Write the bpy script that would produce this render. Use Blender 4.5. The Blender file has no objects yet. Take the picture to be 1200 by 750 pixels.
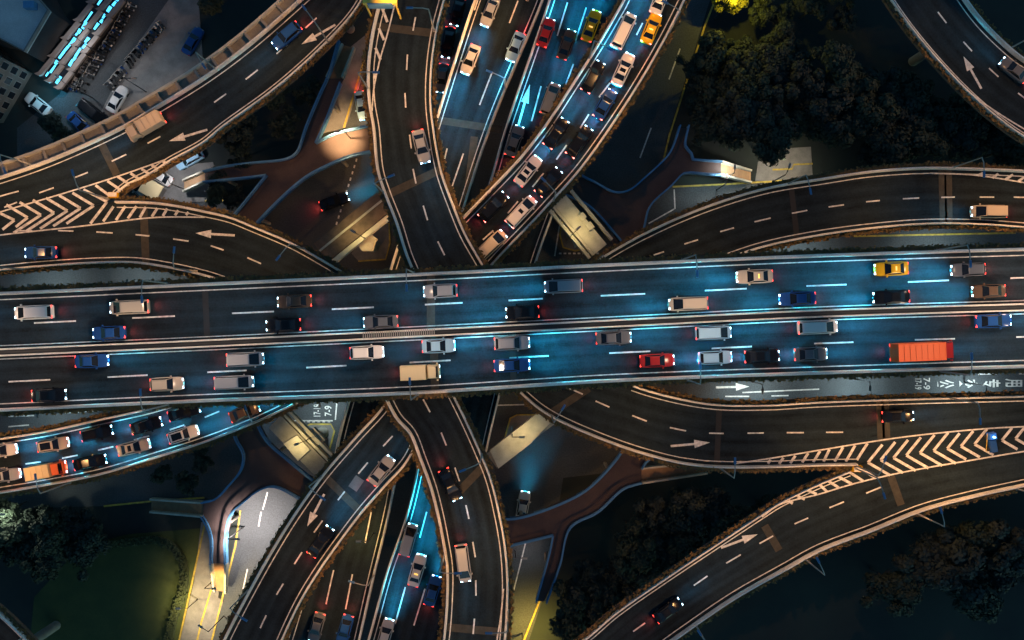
import bpy, math, random
from mathutils import Vector
R = math.radians
rnd = random.Random(7)
scene = bpy.context.scene
col = scene.collection

# ------------------------------------------------------------------ camera model
CAM_H = 140.0          # drone height above the ground, metres
FPX = 1040.0           # focal length in photo pixels (photo is 1200 px wide)
def P(px, py, z=0.0):
    s = (CAM_H - z) / FPX
    return Vector(((px - 600.0) * s, (375.0 - py) * s, z))

cam = bpy.data.cameras.new("drone_camera")
cam.sensor_width = 36.0
cam.lens = 36.0 * FPX / 1200.0
cam.clip_start = 1.0
cam.clip_end = 2000.0
co = bpy.data.objects.new("drone_camera", cam)
co.location = (0, 0, CAM_H)
co.rotation_euler = (0, 0, 0)
col.objects.link(co)
scene.camera = co

# deck heights (a stacked interchange)
Z_MAIN, Z_A, Z_BE, Z_FG, Z_CD, Z_H, Z_PED = 20.5, 17.9, 15.3, 12.7, 10.1, 7.5, 4.6
def clamp(v, a, b): return max(a, min(b, v))
def zf1(px, py): return Z_FG
def zg2(px, py): return Z_FG
def zc(z): return (lambda px, py: z)

# ------------------------------------------------------------------ materials
def new_mat(name):
    m = bpy.data.materials.new(name); m.use_nodes = True
    nt = m.node_tree
    return m, nt, nt.nodes["Principled BSDF"]

def mat(name, c, rough=0.8, var=0.0, scale=1.0, c2=None, metal=0.0, bump=0.0, fine=0.0, coat=0.0):
    m, nt, b = new_mat(name)
    b.inputs["Roughness"].default_value = rough
    b.inputs["Metallic"].default_value = metal
    if coat: b.inputs["Coat Weight"].default_value = coat
    if var <= 0 and c2 is None:
        b.inputs["Base Color"].default_value = (*c, 1)
        return m
    tc = nt.nodes.new("ShaderNodeTexCoord")
    n1 = nt.nodes.new("ShaderNodeTexNoise"); n1.inputs["Scale"].default_value = scale
    n1.inputs["Detail"].default_value = 6; n1.inputs["Roughness"].default_value = 0.65
    nt.links.new(tc.outputs["Object"], n1.inputs["Vector"])
    cr = nt.nodes.new("ShaderNodeValToRGB")
    cr.color_ramp.elements[0].position = 0.32; cr.color_ramp.elements[1].position = 0.68
    a = c if c2 is not None else tuple(x * (1 - var) for x in c)
    d = c2 if c2 is not None else tuple(min(1, x * (1 + var)) for x in c)
    cr.color_ramp.elements[0].color = (*a, 1); cr.color_ramp.elements[1].color = (*d, 1)
    nt.links.new(n1.outputs["Fac"], cr.inputs["Fac"])
    out = cr.outputs["Color"]
    if fine > 0:
        n2 = nt.nodes.new("ShaderNodeTexNoise"); n2.inputs["Scale"].default_value = scale * 40
        n2.inputs["Detail"].default_value = 2
        nt.links.new(tc.outputs["Object"], n2.inputs["Vector"])
        mr = nt.nodes.new("ShaderNodeMapRange")
        mr.inputs["From Min"].default_value = 0.3; mr.inputs["From Max"].default_value = 0.7
        mr.inputs["To Min"].default_value = 1 - fine; mr.inputs["To Max"].default_value = 1 + fine
        nt.links.new(n2.outputs["Fac"], mr.inputs["Value"])
        mx = nt.nodes.new("ShaderNodeMix"); mx.data_type = 'RGBA'; mx.blend_type = 'MULTIPLY'
        mx.inputs["Factor"].default_value = 1
        nt.links.new(out, mx.inputs["A"]); nt.links.new(mr.outputs["Result"], mx.inputs["B"])
        out = mx.outputs["Result"]
    nt.links.new(out, b.inputs["Base Color"])
    if bump > 0:
        bp = nt.nodes.new("ShaderNodeBump"); bp.inputs["Strength"].default_value = bump
        nt.links.new(n1.outputs["Fac"], bp.inputs["Height"]); nt.links.new(bp.outputs["Normal"], b.inputs["Normal"])
    return m

def emit(name, c, s):
    m, nt, b = new_mat(name)
    b.inputs["Base Color"].default_value = (*c, 1)
    b.inputs["Emission Color"].default_value = (*c, 1)
    b.inputs["Emission Strength"].default_value = s
    return m

def asphalt():
    m, nt, b = new_mat("asphalt"); b.inputs["Roughness"].default_value = .85; b.inputs["Specular IOR Level"].default_value = .15
    N = nt.nodes.new; K = nt.links.new
    uv = N("ShaderNodeUVMap"); uv.uv_map = "road"; sep = N("ShaderNodeSeparateXYZ"); K(uv.outputs[0], sep.inputs[0])
    def noise(vec, sc, det=5, mp=None):
        n = N("ShaderNodeTexNoise"); n.inputs["Scale"].default_value = sc; n.inputs["Detail"].default_value = det; n.inputs["Roughness"].default_value = .6
        if mp:
            q = N("ShaderNodeMapping"); q.inputs["Scale"].default_value = mp; K(vec, q.inputs[0]); vec = q.outputs[0]
        K(vec, n.inputs["Vector"]); return n.outputs["Fac"]
    def mr(v, a, b, c, d):
        n = N("ShaderNodeMapRange"); n.inputs["From Min"].default_value = a; n.inputs["From Max"].default_value = b; n.inputs["To Min"].default_value = c; n.inputs["To Max"].default_value = d; K(v, n.inputs["Value"]); return n.outputs["Result"]
    def ma(op, a, b=None):
        n = N("ShaderNodeMath"); n.operation = op
        for i, v in enumerate((a, b)):
            if v is None: continue
            if isinstance(v, (int, float)): n.inputs[i].default_value = v
            else: K(v, n.inputs[i])
        return n.outputs[0]
    tc = N("ShaderNodeTexCoord"); ob = tc.outputs["Object"]
    tracks = ma('MULTIPLY', ma('COSINE', ma('MULTIPLY', sep.outputs[0], 3.59)), mr(noise(uv.outputs[0], .5, 4, (1, .06, 1)), .3, .7, .04, .34))
    streak = mr(noise(uv.outputs[0], 2.2, 4, (1, .02, 1)), .3, .7, -.24, .24)
    big = mr(noise(ob, .07, 5), .3, .7, -.34, .34); med = mr(noise(ob, .55, 6), .3, .72, -.2, .26); fine = mr(noise(ob, 5.0, 2), .3, .7, -.25, .25)
    tot = ma('ADD', ma('ADD', ma('ADD', tracks, streak), ma('ADD', big, med)), ma('ADD', fine, 1.0))
    oil = mr(noise(uv.outputs[0], .9, 3, (1, .25, 1)), .66, .74, 1.0, .55)
    vm = N("ShaderNodeVectorMath"); vm.operation = 'SCALE'; vm.inputs[0].default_value = (.0100, .0174, .0232); K(ma('MULTIPLY', tot, oil), vm.inputs["Scale"])
    K(vm.outputs[0], b.inputs["Base Color"]); return m
ASPH = asphalt()
ASPH2 = mat("worn_asphalt", (0.042, 0.048, 0.052), 0.75, 0.25, 0.12, fine=0.3)
JOINT = mat("joint_band", (0.034, 0.031, 0.023), 0.85, 0.35, 1.2)
JOINTD = mat("dark_joint_band", (0.008, 0.009, 0.011), 0.8, 0.2, 0.6)
PATCH = mat("grey_patch", (0.09, 0.095, 0.10), 0.8, 0.2, 1.0)
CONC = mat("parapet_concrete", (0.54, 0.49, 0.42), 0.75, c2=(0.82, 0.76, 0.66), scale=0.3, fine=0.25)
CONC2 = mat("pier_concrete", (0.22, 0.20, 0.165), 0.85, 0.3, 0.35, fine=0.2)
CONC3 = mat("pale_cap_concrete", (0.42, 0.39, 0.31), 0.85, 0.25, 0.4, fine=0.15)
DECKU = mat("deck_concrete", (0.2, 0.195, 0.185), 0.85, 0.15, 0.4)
TROUGH = mat("planter_trough", (0.10, 0.07, 0.05), 0.85, 0.3, 1.0)
PAINT = mat("white_road_paint", (0.36, 0.34, 0.31), 0.7, c2=(0.76, 0.73, 0.68), scale=1.9, fine=0.35)
PAINTY = mat("yellow_road_paint", (0.22, 0.16, 0.03), 0.7, c2=(0.52, 0.37, 0.05), scale=1.6)
PAVE = mat("pavement_slabs", (0.16, 0.15, 0.14), 0.85, 0.25, 0.5, fine=0.2)
SOIL = mat("dark_park_soil", (0.010, 0.013, 0.014), 0.95, c2=(0.02, 0.028, 0.022), scale=0.08)
GRASS = mat("lawn_grass", (0.028, 0.045, 0.012), 0.95, c2=(0.05, 0.062, 0.016), scale=0.35, fine=0.4)
MAROON = mat("footbridge_paving", (0.055, 0.034, 0.030), 0.75, 0.18, 0.4, fine=0.25)
TREAD = mat("stair_tread_brown", (0.30, 0.17, 0.08), 0.7, 0.2, 1.0)
RAILB = mat("blue_grey_rail_paint", (0.07, 0.20, 0.36), 0.45, 0.15, 0.8)
STEEL = mat("lamp_post_steel", (0.30, 0.28, 0.25), 0.5)
HEADM = mat("lamp_housing_blue", (0.05, 0.15, 0.30), 0.45)
LENS = emit("lamp_lens_warm", (1.0, 0.72, 0.42), 14)
LENSW = emit("lamp_lens_white", (1.0, 0.92, 0.82), 30)
YSTEEL = mat("yellow_gantry_steel", (0.75, 0.48, 0.08), 0.5, 0.1, 1.0)
BARK = mat("bark", (0.05, 0.038, 0.028), 0.9, 0.3, 2.0)
LEAVES = [mat("tree_leaves_olive", (0.014, 0.026, 0.014), 0.8, 0.45, 0.45),
          mat("tree_leaves_green", (0.012, 0.024, 0.015), 0.8, 0.45, 0.45),
          mat("tree_leaves_dark", (0.010, 0.019, 0.015), 0.8, 0.45, 0.45)]
LEAF_LIT = mat("tree_leaves_lamplit_yellow", (0.16, 0.15, 0.012), 0.8, 0.4, 0.5)  # lit copy of the leaves: yellow lamplight is put into their colour
PLANT = mat("planter_leaves", (0.035, 0.042, 0.014), 0.85, c2=(0.19, 0.095, 0.026), scale=0.35)
HEDGE = mat("hedge_leaves", (0.030, 0.042, 0.014), 0.9, 0.4, 0.8)
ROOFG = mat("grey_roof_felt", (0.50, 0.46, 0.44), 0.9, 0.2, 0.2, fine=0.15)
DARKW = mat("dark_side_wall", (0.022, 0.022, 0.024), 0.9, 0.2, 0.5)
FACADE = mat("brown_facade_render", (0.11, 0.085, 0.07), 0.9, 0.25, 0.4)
ROOFT = mat("taupe_roof_edge", (0.19, 0.16, 0.145), 0.85, 0.2, 0.5)
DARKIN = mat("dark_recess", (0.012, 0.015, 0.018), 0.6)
GLASSD = mat("dark_window_glass", (0.012, 0.014, 0.018), 0.08)
CYAN = emit("lit_blue_skylight", (0.10, 0.62, 0.95), 1.6)
TYRE = mat("tyre_rubber", (0.015, 0.015, 0.015), 0.8)
GLASS = mat("car_glass", (0.008, 0.010, 0.013), 0.07)
HLAMP = emit("headlight_glow", (0.50, 0.80, 1.0), 9)
TLAMP = emit("tail_light_glow", (1.0, 0.05, 0.035), 5)
BRAKE = emit("brake_light_glow", (1.0, 0.16, 0.13), 9)
AMBER = emit("taxi_sign_glow", (1.0, 0.55, 0.12), 1.6)
CHROME = mat("dark_trim", (0.03, 0.03, 0.032), 0.4)
def paint(name, c, rough=0.2):
    m = mat(name, c, rough); m.node_tree.nodes["Principled BSDF"].inputs["Specular IOR Level"].default_value = .3
    return m
CARP = {"white": paint("car_paint_white", (0.62, 0.58, 0.54)), "beige": paint("car_paint_beige", (0.46, 0.38, 0.29)),
        "black": paint("car_paint_black", (0.006, 0.007, 0.009)), "grey": paint("car_paint_grey", (0.10, 0.105, 0.115)),
        "silver": paint("car_paint_silver", (0.27, 0.28, 0.30)), "yellow": paint("car_paint_yellow", (0.75, 0.40, 0.01)),
        "blue": paint("car_paint_blue", (0.015, 0.06, 0.20)), "red": paint("car_paint_red", (0.33, 0.02, 0.02)),
        "cream": paint("car_paint_cream", (0.62, 0.48, 0.27), .55), "orange": paint("truck_paint_orange", (0.72, 0.12, 0.03), .6),
        "brown": paint("car_paint_brown", (0.09, 0.055, 0.035)), "pale blue": paint("car_paint_pale_blue", (0.30, 0.48, 0.62))}

# ------------------------------------------------------------------ object helpers
class MB:
    def __init__(s): s.v = []; s.f = []; s.mi = []
    def quad(s, a, b, c, d, mi=0):
        n = len(s.v); s.v += [tuple(a), tuple(b), tuple(c), tuple(d)]; s.f.append((n, n+1, n+2, n+3)); s.mi.append(mi)
    def face(s, pts, mi=0):
        n = len(s.v); s.v += [tuple(p) for p in pts]; s.f.append(tuple(range(n, n+len(pts)))); s.mi.append(mi)
    def box(s, x0, x1, y0, y1, z0, z1, tx=0, ty=0):
        n = len(s.v)
        s.v += [(x0, y0, z0), (x1, y0, z0), (x1, y1, z0), (x0, y1, z0),
                (x0+tx, y0+ty, z1), (x1-tx, y0+ty, z1), (x1-tx, y1-ty, z1), (x0+tx, y1-ty, z1)]
        for q in ((3,2,1,0), (4,5,6,7), (0,1,5,4), (1,2,6,5), (2,3,7,6), (3,0,4,7)):
            s.f.append(tuple(n+i for i in q)); s.mi.append(0)
    def prism(s, pts, z0, z1):
        n = len(s.v); k = len(pts)
        ar = sum(pts[i][0]*pts[(i+1)%k][1]-pts[(i+1)%k][0]*pts[i][1] for i in range(k))
        if ar < 0: pts = pts[::-1]
        s.v += [(p[0], p[1], z0) for p in pts] + [(p[0], p[1], z1) for p in pts]
        s.f.append(tuple(n+k+i for i in range(k))); s.mi.append(0)
        s.f.append(tuple(n+k-1-i for i in range(k))); s.mi.append(0)
        for i in range(k):
            j = (i+1) % k
            s.f.append((n+i, n+j, n+k+j, n+k+i)); s.mi.append(0)
    def tube(s, a, b, r0, r1, seg=8):
        a = Vector(a); b = Vector(b); d = (b-a).normalized()
        u = d.orthogonal().normalized(); w = d.cross(u); n = len(s.v)
        for c, r in ((a, r0), (b, r1)):
            for i in range(seg):
                t = 2*math.pi*i/seg
                s.v.append(tuple(c + u*(r*math.cos(t)) + w*(r*math.sin(t))))
        for i in range(seg):
            j = (i+1) % seg
            s.f.append((n+i, n+j, n+seg+j, n+seg+i)); s.mi.append(0)
        s.f.append(tuple(n+seg-1-i for i in range(seg))); s.mi.append(0)
        s.f.append(tuple(n+seg+i for i in range(seg))); s.mi.append(0)
    def strip(s, secs, closed=True):
        """loft along a list of cross-sections (each a list of points)"""
        n = len(s.v); k = len(secs[0])
        for sec in secs: s.v += [tuple(p) for p in sec]
        for a in range(len(secs)-1):
            for i in range(k if closed else k-1):
                j = (i+1) % k
                s.f.append((n+a*k+i, n+a*k+j, n+(a+1)*k+j, n+(a+1)*k+i)); s.mi.append(0)
        if closed:
            s.f.append(tuple(n+k-1-i for i in range(k))); s.mi.append(0)
            m = n+(len(secs)-1)*k
            s.f.append(tuple(m+i for i in range(k))); s.mi.append(0)
    def build(s, name, m, parent=None, smooth=None):
        me = bpy.data.meshes.new(name); me.from_pydata(s.v, [], s.f); me.update()
        ms = m if isinstance(m, (list, tuple)) else [m]
        for x in ms: me.materials.append(x)
        if len(ms) > 1:
            for p, i in zip(me.polygons, s.mi): p.material_index = i
        if smooth is not None:
            for p in me.polygons: p.use_smooth = True
            me.set_sharp_from_angle(angle=R(smooth))
        o = bpy.data.objects.new(name, me); col.objects.link(o)
        if parent is not None: o.parent = parent
        return o

def tag(o, label=None, cat=None, group=None, kind=None):
    if label: o["label"] = label
    if cat: o["category"] = cat
    if group: o["group"] = group
    if kind: o["kind"] = kind
    return o
def empty(name, loc=(0, 0, 0), rz=0.0, label=None, cat=None, group=None):
    o = bpy.data.objects.new(name, None); o.empty_display_size = 0.3
    o.location = loc; o.rotation_euler = (0, 0, rz); col.objects.link(o)
    return tag(o, label, cat, group)
def copy_tree(o, parent=None):
    c = o.copy(); col.objects.link(c)
    if parent is not None: c.parent = parent
    for ch in list(o.children): copy_tree(ch, c)
    return c

# ------------------------------------------------------------------ polylines
def spline(pts, step=6.0):
    """Catmull-Rom through pixel points, sampled about every `step` pixels"""
    pts = [Vector((p[0], p[1], 0)) for p in pts]
    if len(pts) == 2:
        n = max(2, int((pts[1]-pts[0]).length/step)); return [pts[0].lerp(pts[1], i/n) for i in range(n+1)]
    q = [pts[0]*2-pts[1]] + pts + [pts[-1]*2-pts[-2]]
    out = []
    for i in range(1, len(q)-2):
        p0, p1, p2, p3 = q[i-1:i+3]
        n = max(1, int((p2-p1).length/step))
        t0 = 0; t1 = t0+max(1e-3, (p1-p0).length**.5); t2 = t1+max(1e-3, (p2-p1).length**.5); t3 = t2+max(1e-3, (p3-p2).length**.5)
        for k in range(n):
            t = t1+(t2-t1)*k/n
            a1 = p0*((t1-t)/(t1-t0))+p1*((t-t0)/(t1-t0)); a2 = p1*((t2-t)/(t2-t1))+p2*((t-t1)/(t2-t1)); a3 = p2*((t3-t)/(t3-t2))+p3*((t-t2)/(t3-t2))
            b1 = a1*((t2-t)/(t2-t0))+a2*((t-t0)/(t2-t0)); b2 = a2*((t3-t)/(t3-t1))+a3*((t-t1)/(t3-t1))
            out.append(b1*((t2-t)/(t2-t1))+b2*((t-t1)/(t2-t1)))
    out.append(pts[-1]); return out
def resample(pl, n):
    L = [0.0]
    for a, b in zip(pl, pl[1:]): L.append(L[-1]+(b-a).length)
    out = []; j = 0
    for i in range(n+1):
        d = L[-1]*i/n
        while j < len(pl)-2 and L[j+1] < d: j += 1
        t = (d-L[j])/max(1e-6, L[j+1]-L[j]); out.append(pl[j].lerp(pl[j+1], clamp(t, 0, 1)))
    return out
def world(pl, zf): return [P(p.x, p.y, zf(p.x, p.y)) for p in pl]
def offset(w, d):
    """offset a world polyline to its left by d metres in plan"""
    out = []
    for i, p in enumerate(w):
        t = w[min(i+1, len(w)-1)]-w[max(i-1, 0)]; t.z = 0
        if t.length < 1e-6: t = Vector((1, 0, 0))
        t.normalize(); out.append(p+Vector((-t.y, t.x, 0))*d)
    return out
def up(w, d): return [p+Vector((0, 0, d)) for p in w]

def ribbon(mb, w, width, dz=0.012):
    a = up(offset(w, width/2), dz); b = up(offset(w, -width/2), dz)
    for i in range(len(w)-1): mb.quad(b[i], b[i+1], a[i+1], a[i])
def dash(mb, zf, x0, y0, x1, y1, width=0.2, dz=0.014):
    a = P(x0, y0, zf(x0, y0)); b = P(x1, y1, zf(x1, y1)); ribbon(mb, [a, b], width, dz)
def arrow(mb, zf, tail, tip, dz=0.014, hw=0.6, sw=0.16):
    a = P(*tail, zf(*tail)); b = P(*tip, zf(*tip)); d = (b-a); L = d.length; d.normalize(); n = Vector((-d.y, d.x, 0)); u = Vector((0, 0, dz))
    h = a+d*(L*0.60)
    mb.quad(a-n*sw+u, h-n*sw+u, h+n*sw+u, a+n*sw+u); mb.face([h-n*hw+u, b+u, h+n*hw+u])

# ------------------------------------------------------------------ elevated roads
decks = []     # (z, plan polygon) for column placement
def in_poly(p, poly):
    c = False; j = len(poly)-1
    for i in range(len(poly)):
        a, b = poly[i], poly[j]
        if (a.y > p.y) != (b.y > p.y) and p.x < (b.x-a.x)*(p.y-a.y)/(b.y-a.y)+a.x: c = not c
        j = i
    return c

def plants_on(mb, w, half, density, size, rr):
    for a, b in zip(w, w[1:]):
        L = (b-a).length; k = L*density; n = int(k)+(1 if rr.random() < k-int(k) else 0)
        t = (b-a).normalized(); nn = Vector((-t.y, t.x, 0))
        for _ in range(n):
            c = a.lerp(b, rr.random())+nn*rr.uniform(-half, half)+Vector((0, 0, rr.uniform(0.0, 0.5)))
            for _ in range(4):
                d = c+Vector((rr.uniform(-.2, .2), rr.uniform(-.2, .2), rr.uniform(-.1, .15)))
                u = Vector((rr.uniform(-1, 1), rr.uniform(-1, 1), rr.uniform(-.5, .5))).normalized()*size*rr.uniform(.6, 1.3)
                v = u.cross(Vector((rr.uniform(-.4, .4), rr.uniform(-.4, .4), 1))).normalized()*size*rr.uniform(.4, .8)
                mb.quad(d-u-v, d+u-v, d+u+v, d-u+v)

def parapet(root, w, out_sign, height=0.85, width=0.32, planter=True, line=True, line_mb=None, seed=0, line_off=0.85, lift=0.0):
    """concrete wall standing on the deck edge w; out_sign +1 if outward is to the left of w"""
    s = out_sign
    o_ = offset(w, 0.0); i_ = offset(w, -s*width)
    secs = []
    ti = offset(w, -s*(width-0.1)); to = offset(w, -s*0.04)
    for k in range(len(w)):
        secs.append([o_[k]+Vector((0, 0, -0.75)), o_[k]+Vector((0, 0, height*0.9)), to[k]+Vector((0, 0, height)),
                     ti[k]+Vector((0, 0, height)), i_[k]+Vector((0, 0, 0.25)), i_[k]+Vector((0, 0, -0.1))])
    mb = MB(); mb.strip(secs); mb.build("parapet", CONC, root)
    if line and line_mb is not None: ribbon(line_mb, offset(w, -s*line_off), 0.14, .012+lift)
    if planter:
        rr = random.Random(seed+11)
        c0 = offset(w, s*0.03); c1 = offset(w, s*0.55)
        mb = MB()
        for k in range(len(w)-1):
            a0, a1, b0, b1 = c0[k], c0[k+1], c1[k], c1[k+1]
            lo, hi = Vector((0, 0, -0.35)), Vector((0, 0, 0.25))
            mb.quad(b0+lo, b1+lo, b1+hi, b0+hi); mb.quad(a0+hi*.8, a1+hi*.8, b1+hi*.8, b0+hi*.8); mb.quad(a1+lo, a0+lo, b0+lo, b1+lo)
        tr = mb.build("planter", TROUGH, root)
        mb = MB(); cc = up(offset(w, s*0.36), 0.2)
        plants_on(mb, cc, 0.26, 6.0, 0.15, rr)
        mb.build("plants", PLANT, tr)

def deck(root, L, Rr, zf, thick=0.7, m=ASPH, n=None, columns=True):
    """L and Rr are pixel polylines of the two deck edges"""
    l = spline(L); r = spline(Rr); n = n or max(len(l), len(r))
    l = world(resample(l, n), zf); r = world(resample(r, n), zf)
    mb = MB(); dn = Vector((0, 0, -thick)); ins = 0.12
    for i in range(n):
        mb.quad(r[i], r[i+1], l[i+1], l[i], 0)
        li, li1 = l[i].lerp(r[i], ins), l[i+1].lerp(r[i+1], ins); ri, ri1 = r[i].lerp(l[i], ins), r[i+1].lerp(l[i+1], ins)
        mb.quad(l[i], l[i+1], li1+dn, li+dn, 1); mb.quad(ri+dn, ri1+dn, r[i+1], r[i], 1); mb.quad(li+dn, li1+dn, ri1+dn, ri+dn, 1)
    a, b = 0, n
    for k in (a, b):
        mb.face([l[k], r[k], r[k].lerp(l[k], ins)+dn, l[k].lerp(r[k], ins)+dn], 1)
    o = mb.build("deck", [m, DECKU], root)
    uvl = o.data.uv_layers.new(name="road"); dist = [0.0]
    for k in range(n): dist.append(dist[-1]+((l[k+1]+r[k+1])/2-(l[k]+r[k])/2).length)
    for i in range(n):
        w0, w1 = (l[i]-r[i]).length, (l[i+1]-r[i+1]).length; p = o.data.polygons[i*4]
        for li, c in zip(p.loop_indices, ((-w0/2, dist[i]), (-w1/2, dist[i+1]), (w1/2, dist[i+1]), (w0/2, dist[i]))): uvl.data[li].uv = c
    poly = l + r[::-1]
    decks.append((root, l, r, zf, thick, columns, poly))
    return l, r

def joint(mb, zf, x0, y0, x1, y1, width=1.1, dz=0.006):
    a = P(x0, y0, zf(x0, y0)); b = P(x1, y1, zf(x1, y1))
    n = 8; ribbon(mb, [a.lerp(b, i/n) for i in range(n+1)], width, dz)

def road(name, label, cat, L, Rr, zf, paras, dashes=(), arrows=(), joints=(), lines=(), stripes=(), djoints=(), columns=True, m=ASPH, patches=(), lift=0.0):
    root = empty(name, (0, 0, 0), 0, label, cat)
    deck(root, L, Rr, zf, m=m, columns=columns)
    def part(nm, fn):
        q = MB(); fn(q); q.build(nm, PAINT, root)
    for i, pr in enumerate(paras):
        pts, sg = pr[0], pr[1]; kw = pr[2] if len(pr) > 2 else {}
        pm = MB(); parapet(root, world(spline(pts), zf), sg, line_mb=pm, seed=i*7+len(name), lift=lift, **kw)
        if pm.f: pm.build("edge_line", PAINT, root)
    for d in dashes: part("lane_dash", lambda q: dash(q, zf, *d, dz=.014+lift))
    for t in arrows: part("lane_arrow", lambda q: arrow(q, zf, *t, dz=.016+lift))
    for ln in lines: part("edge_line", lambda q: ribbon(q, world(spline(ln), zf), 0.2, 0.016+lift))
    for st in stripes:
        for p, q_ in zip(st, st[1:]): part("hatch_stripe", lambda q: dash(q, zf, *p, *q_, width=0.36, dz=0.022+lift))
    for j in joints:
        jm = MB(); joint(jm, zf, *j, dz=.006+lift); jm.build("expansion_joint", JOINT, root)
    for j in djoints:
        jm = MB(); joint(jm, zf, *j, width=0.8); jm.build("expansion_joint", JOINTD, root)
    for j in patches:
        jm = MB(); joint(jm, zf, *j, width=1.4, dz=0.009); jm.build("asphalt_patch", PATCH, root)
    return root

# ---- main east-west deck
MT = [(-70, 345.5), (0, 342.5), (240, 331.5), (480, 320.5), (720, 308.5), (960, 298), (1200, 290.5), (1270, 288.5)]
MBt = [(-70, 485), (0, 482), (240, 471), (480, 462), (720, 447.5), (960, 438.5), (1200, 431), (1270, 429)]
MM = [(-70, 416), (0, 413), (240, 402.5), (480, 391), (720, 379), (960, 367.5), (1200, 360), (1270, 358)]
zM = zc(Z_MAIN)
md = [(40,378.5,89,376.2),(155,372.7,205,370.4),(272,367.2,321,365),(389,362.4,438,360.1),(498,357,542,354.8),(596,352.2,636,350),(704,346.6,756,344.3),(826,340.6,875,338.2),(945,335.2,992,333.4),(1064,330.5,1112,328.5),(1184,326,1232,324),
      (10,447.3,59,445),(126,442,173,439.6),(243,436.2,289,434),(359,430.8,406,428.4),(480,424.8,528,422.2),(597,419.4,643,417),(714,413.8,762,411.6),(834,408.4,881,406),(954,402.6,1000,401),(1072,398.2,1119,397),(1191,395,1240,393)]
main = road("elevated_highway", "wide blue-lit main elevated highway crossing the whole picture on top of everything", "elevated road",
            MT, MBt, zM, [(MT, 1, dict(width=0.42, line_off=1.0)), (MBt, -1, dict(width=0.42, line_off=1.0))], dashes=md,
            joints=[(505, 320, 505, 391), (508, 393, 510, 459)], djoints=[(240, 333, 243, 400), (600, 386, 602, 455)])
def median():
    w = world(spline(MM), zM); mb = MB()
    for s in (0.42, -0.42):
        mb = MB(); c = offset(w, s); a = offset(c, 0.13); b = offset(c, -0.13); a2 = offset(c, .08); b2 = offset(c, -.08)
        mb.strip([[a[k]+Vector((0,0,-.1)), a2[k]+Vector((0,0,.8)), b2[k]+Vector((0,0,.8)), b[k]+Vector((0,0,-.1))] for k in range(len(w))])
        o = mb.build("median_barrier", CONC, main)
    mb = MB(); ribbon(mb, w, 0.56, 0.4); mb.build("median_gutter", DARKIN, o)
    for s in (.9, -.9):
        mb = MB(); ribbon(mb, offset(w, s), 0.14); mb.build("edge_line", PAINT, main)
    mb = MB()
    for i in range(34):
        x = 427+i*2.5; dash(mb, zM, x, 393.4-(x-427)*.05-4, x, 393.4-(x-427)*.05+3, width=0.12, dz=0.88)
    mb.build("steel_grating", STEEL, o)
median()

# ---- north-south curved flyover A
AL = [(470, -60), (446, 0), (436, 40), (431, 80), (432, 120), (437, 150), (442, 200), (450, 226), (464, 262), (476, 300), (489, 330)]
AL2 = [(446, 455), (464, 490), (480, 508), (492, 538), (504, 571), (512, 602), (518, 632), (523, 664), (523, 700), (519, 750), (510, 800)]
AR = [(535, -60), (522, 0), (513, 36), (507, 80), (506, 120), (509, 150), (518, 200), (532, 240), (546, 274), (560, 299), (578, 330)]
AR2 = [(527, 452), (546, 490), (564, 530), (576, 560), (586, 600), (593, 640), (596, 680), (595, 720), (593, 750), (588, 800)]
zA = zc(Z_A)
road("flyover", "curved two-lane flyover sweeping from the top centre under the main highway to the bottom centre", "flyover",
     AL + AL2, AR + AR2, zA, [(AL, -1), (AR, 1), (AL2, -1), (AR2, 1)],
     dashes=[(487,-28,487.5,-10),(487,20,484,36),(477.5,64,476.5,82),(474.5,109,475.5,126),(480,158,482,174),(484,198,487.5,215),(496,241,501,258),(513,283,521,299),
             (496,468,504,483),(517,507,523,522),(533,548,538.5,564),(546,592,549.5,608),(554,635,557,653),(557.5,680,557.8,698),(556,725,554.5,743)],
     joints=[(433, 30, 517, 40), (446, 232, 522, 196), (570, 543, 534, 580), (524, 735, 590, 741)],
     lines=[[(470, -40), (463, 2), (455, 36), (444, 75), (438, 105), (436, 130)], [(590, 690), (587, 722), (582, 752), (578, 785)]],
     stripes=[[(448, 10), (454, 26)], [(444, 33), (450, 47)], [(440, 56), (446, 70)], [(438, 84), (440, 92)]])

# ---- queueing ramp B (north-east) -> E (south-west)
BLp = [(745, -40), (730, 0), (720, 18), (700, 52), (672, 96), (637, 149), (608, 186), (576, 220), (543, 254), (490, 310), (468, 400), (468, 440), (450, 474), (416, 512), (378, 556), (345, 602), (320, 642), (294, 688), (262, 750), (240, 800)]
BRp = [(822, -40), (803, 0), (782, 42), (756, 88), (719, 146), (680, 200), (646, 238), (618, 268), (588, 299), (560, 330), (520, 400), (508, 470), (480, 538), (452, 570), (425, 601), (400, 634), (376, 668), (354, 704), (332, 750), (312, 800)]
zB = zc(Z_BE)
N = len(BLp)
queue = road("queue_ramp", "diagonal ramp with a stationary queue of cars top centre that continues to the bottom left", "ramp",
     BLp, BRp, zB, [(BLp[:10], -1), (BRp[:10], 1), (BLp[11:], -1), (BRp[11:], 1)],
     dashes=[(753,27,746,41),(735,60,727,75),(715,97,702,114),(690,134,680,150),(664,170,652,187),(637,203,624,219),(607,236,595,250),(578,270,566,281),
             (460,511,449,523),(431,542,420,555),(404,576,396,586),(378,610,368,624),(354,647,345,661),(332,684,324,697),(312,721,305,736)],
     arrows=[((380, 579), (360, 617))], joints=[(380, 558, 425, 602)], patches=[(422, 560, 413, 573)])

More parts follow.
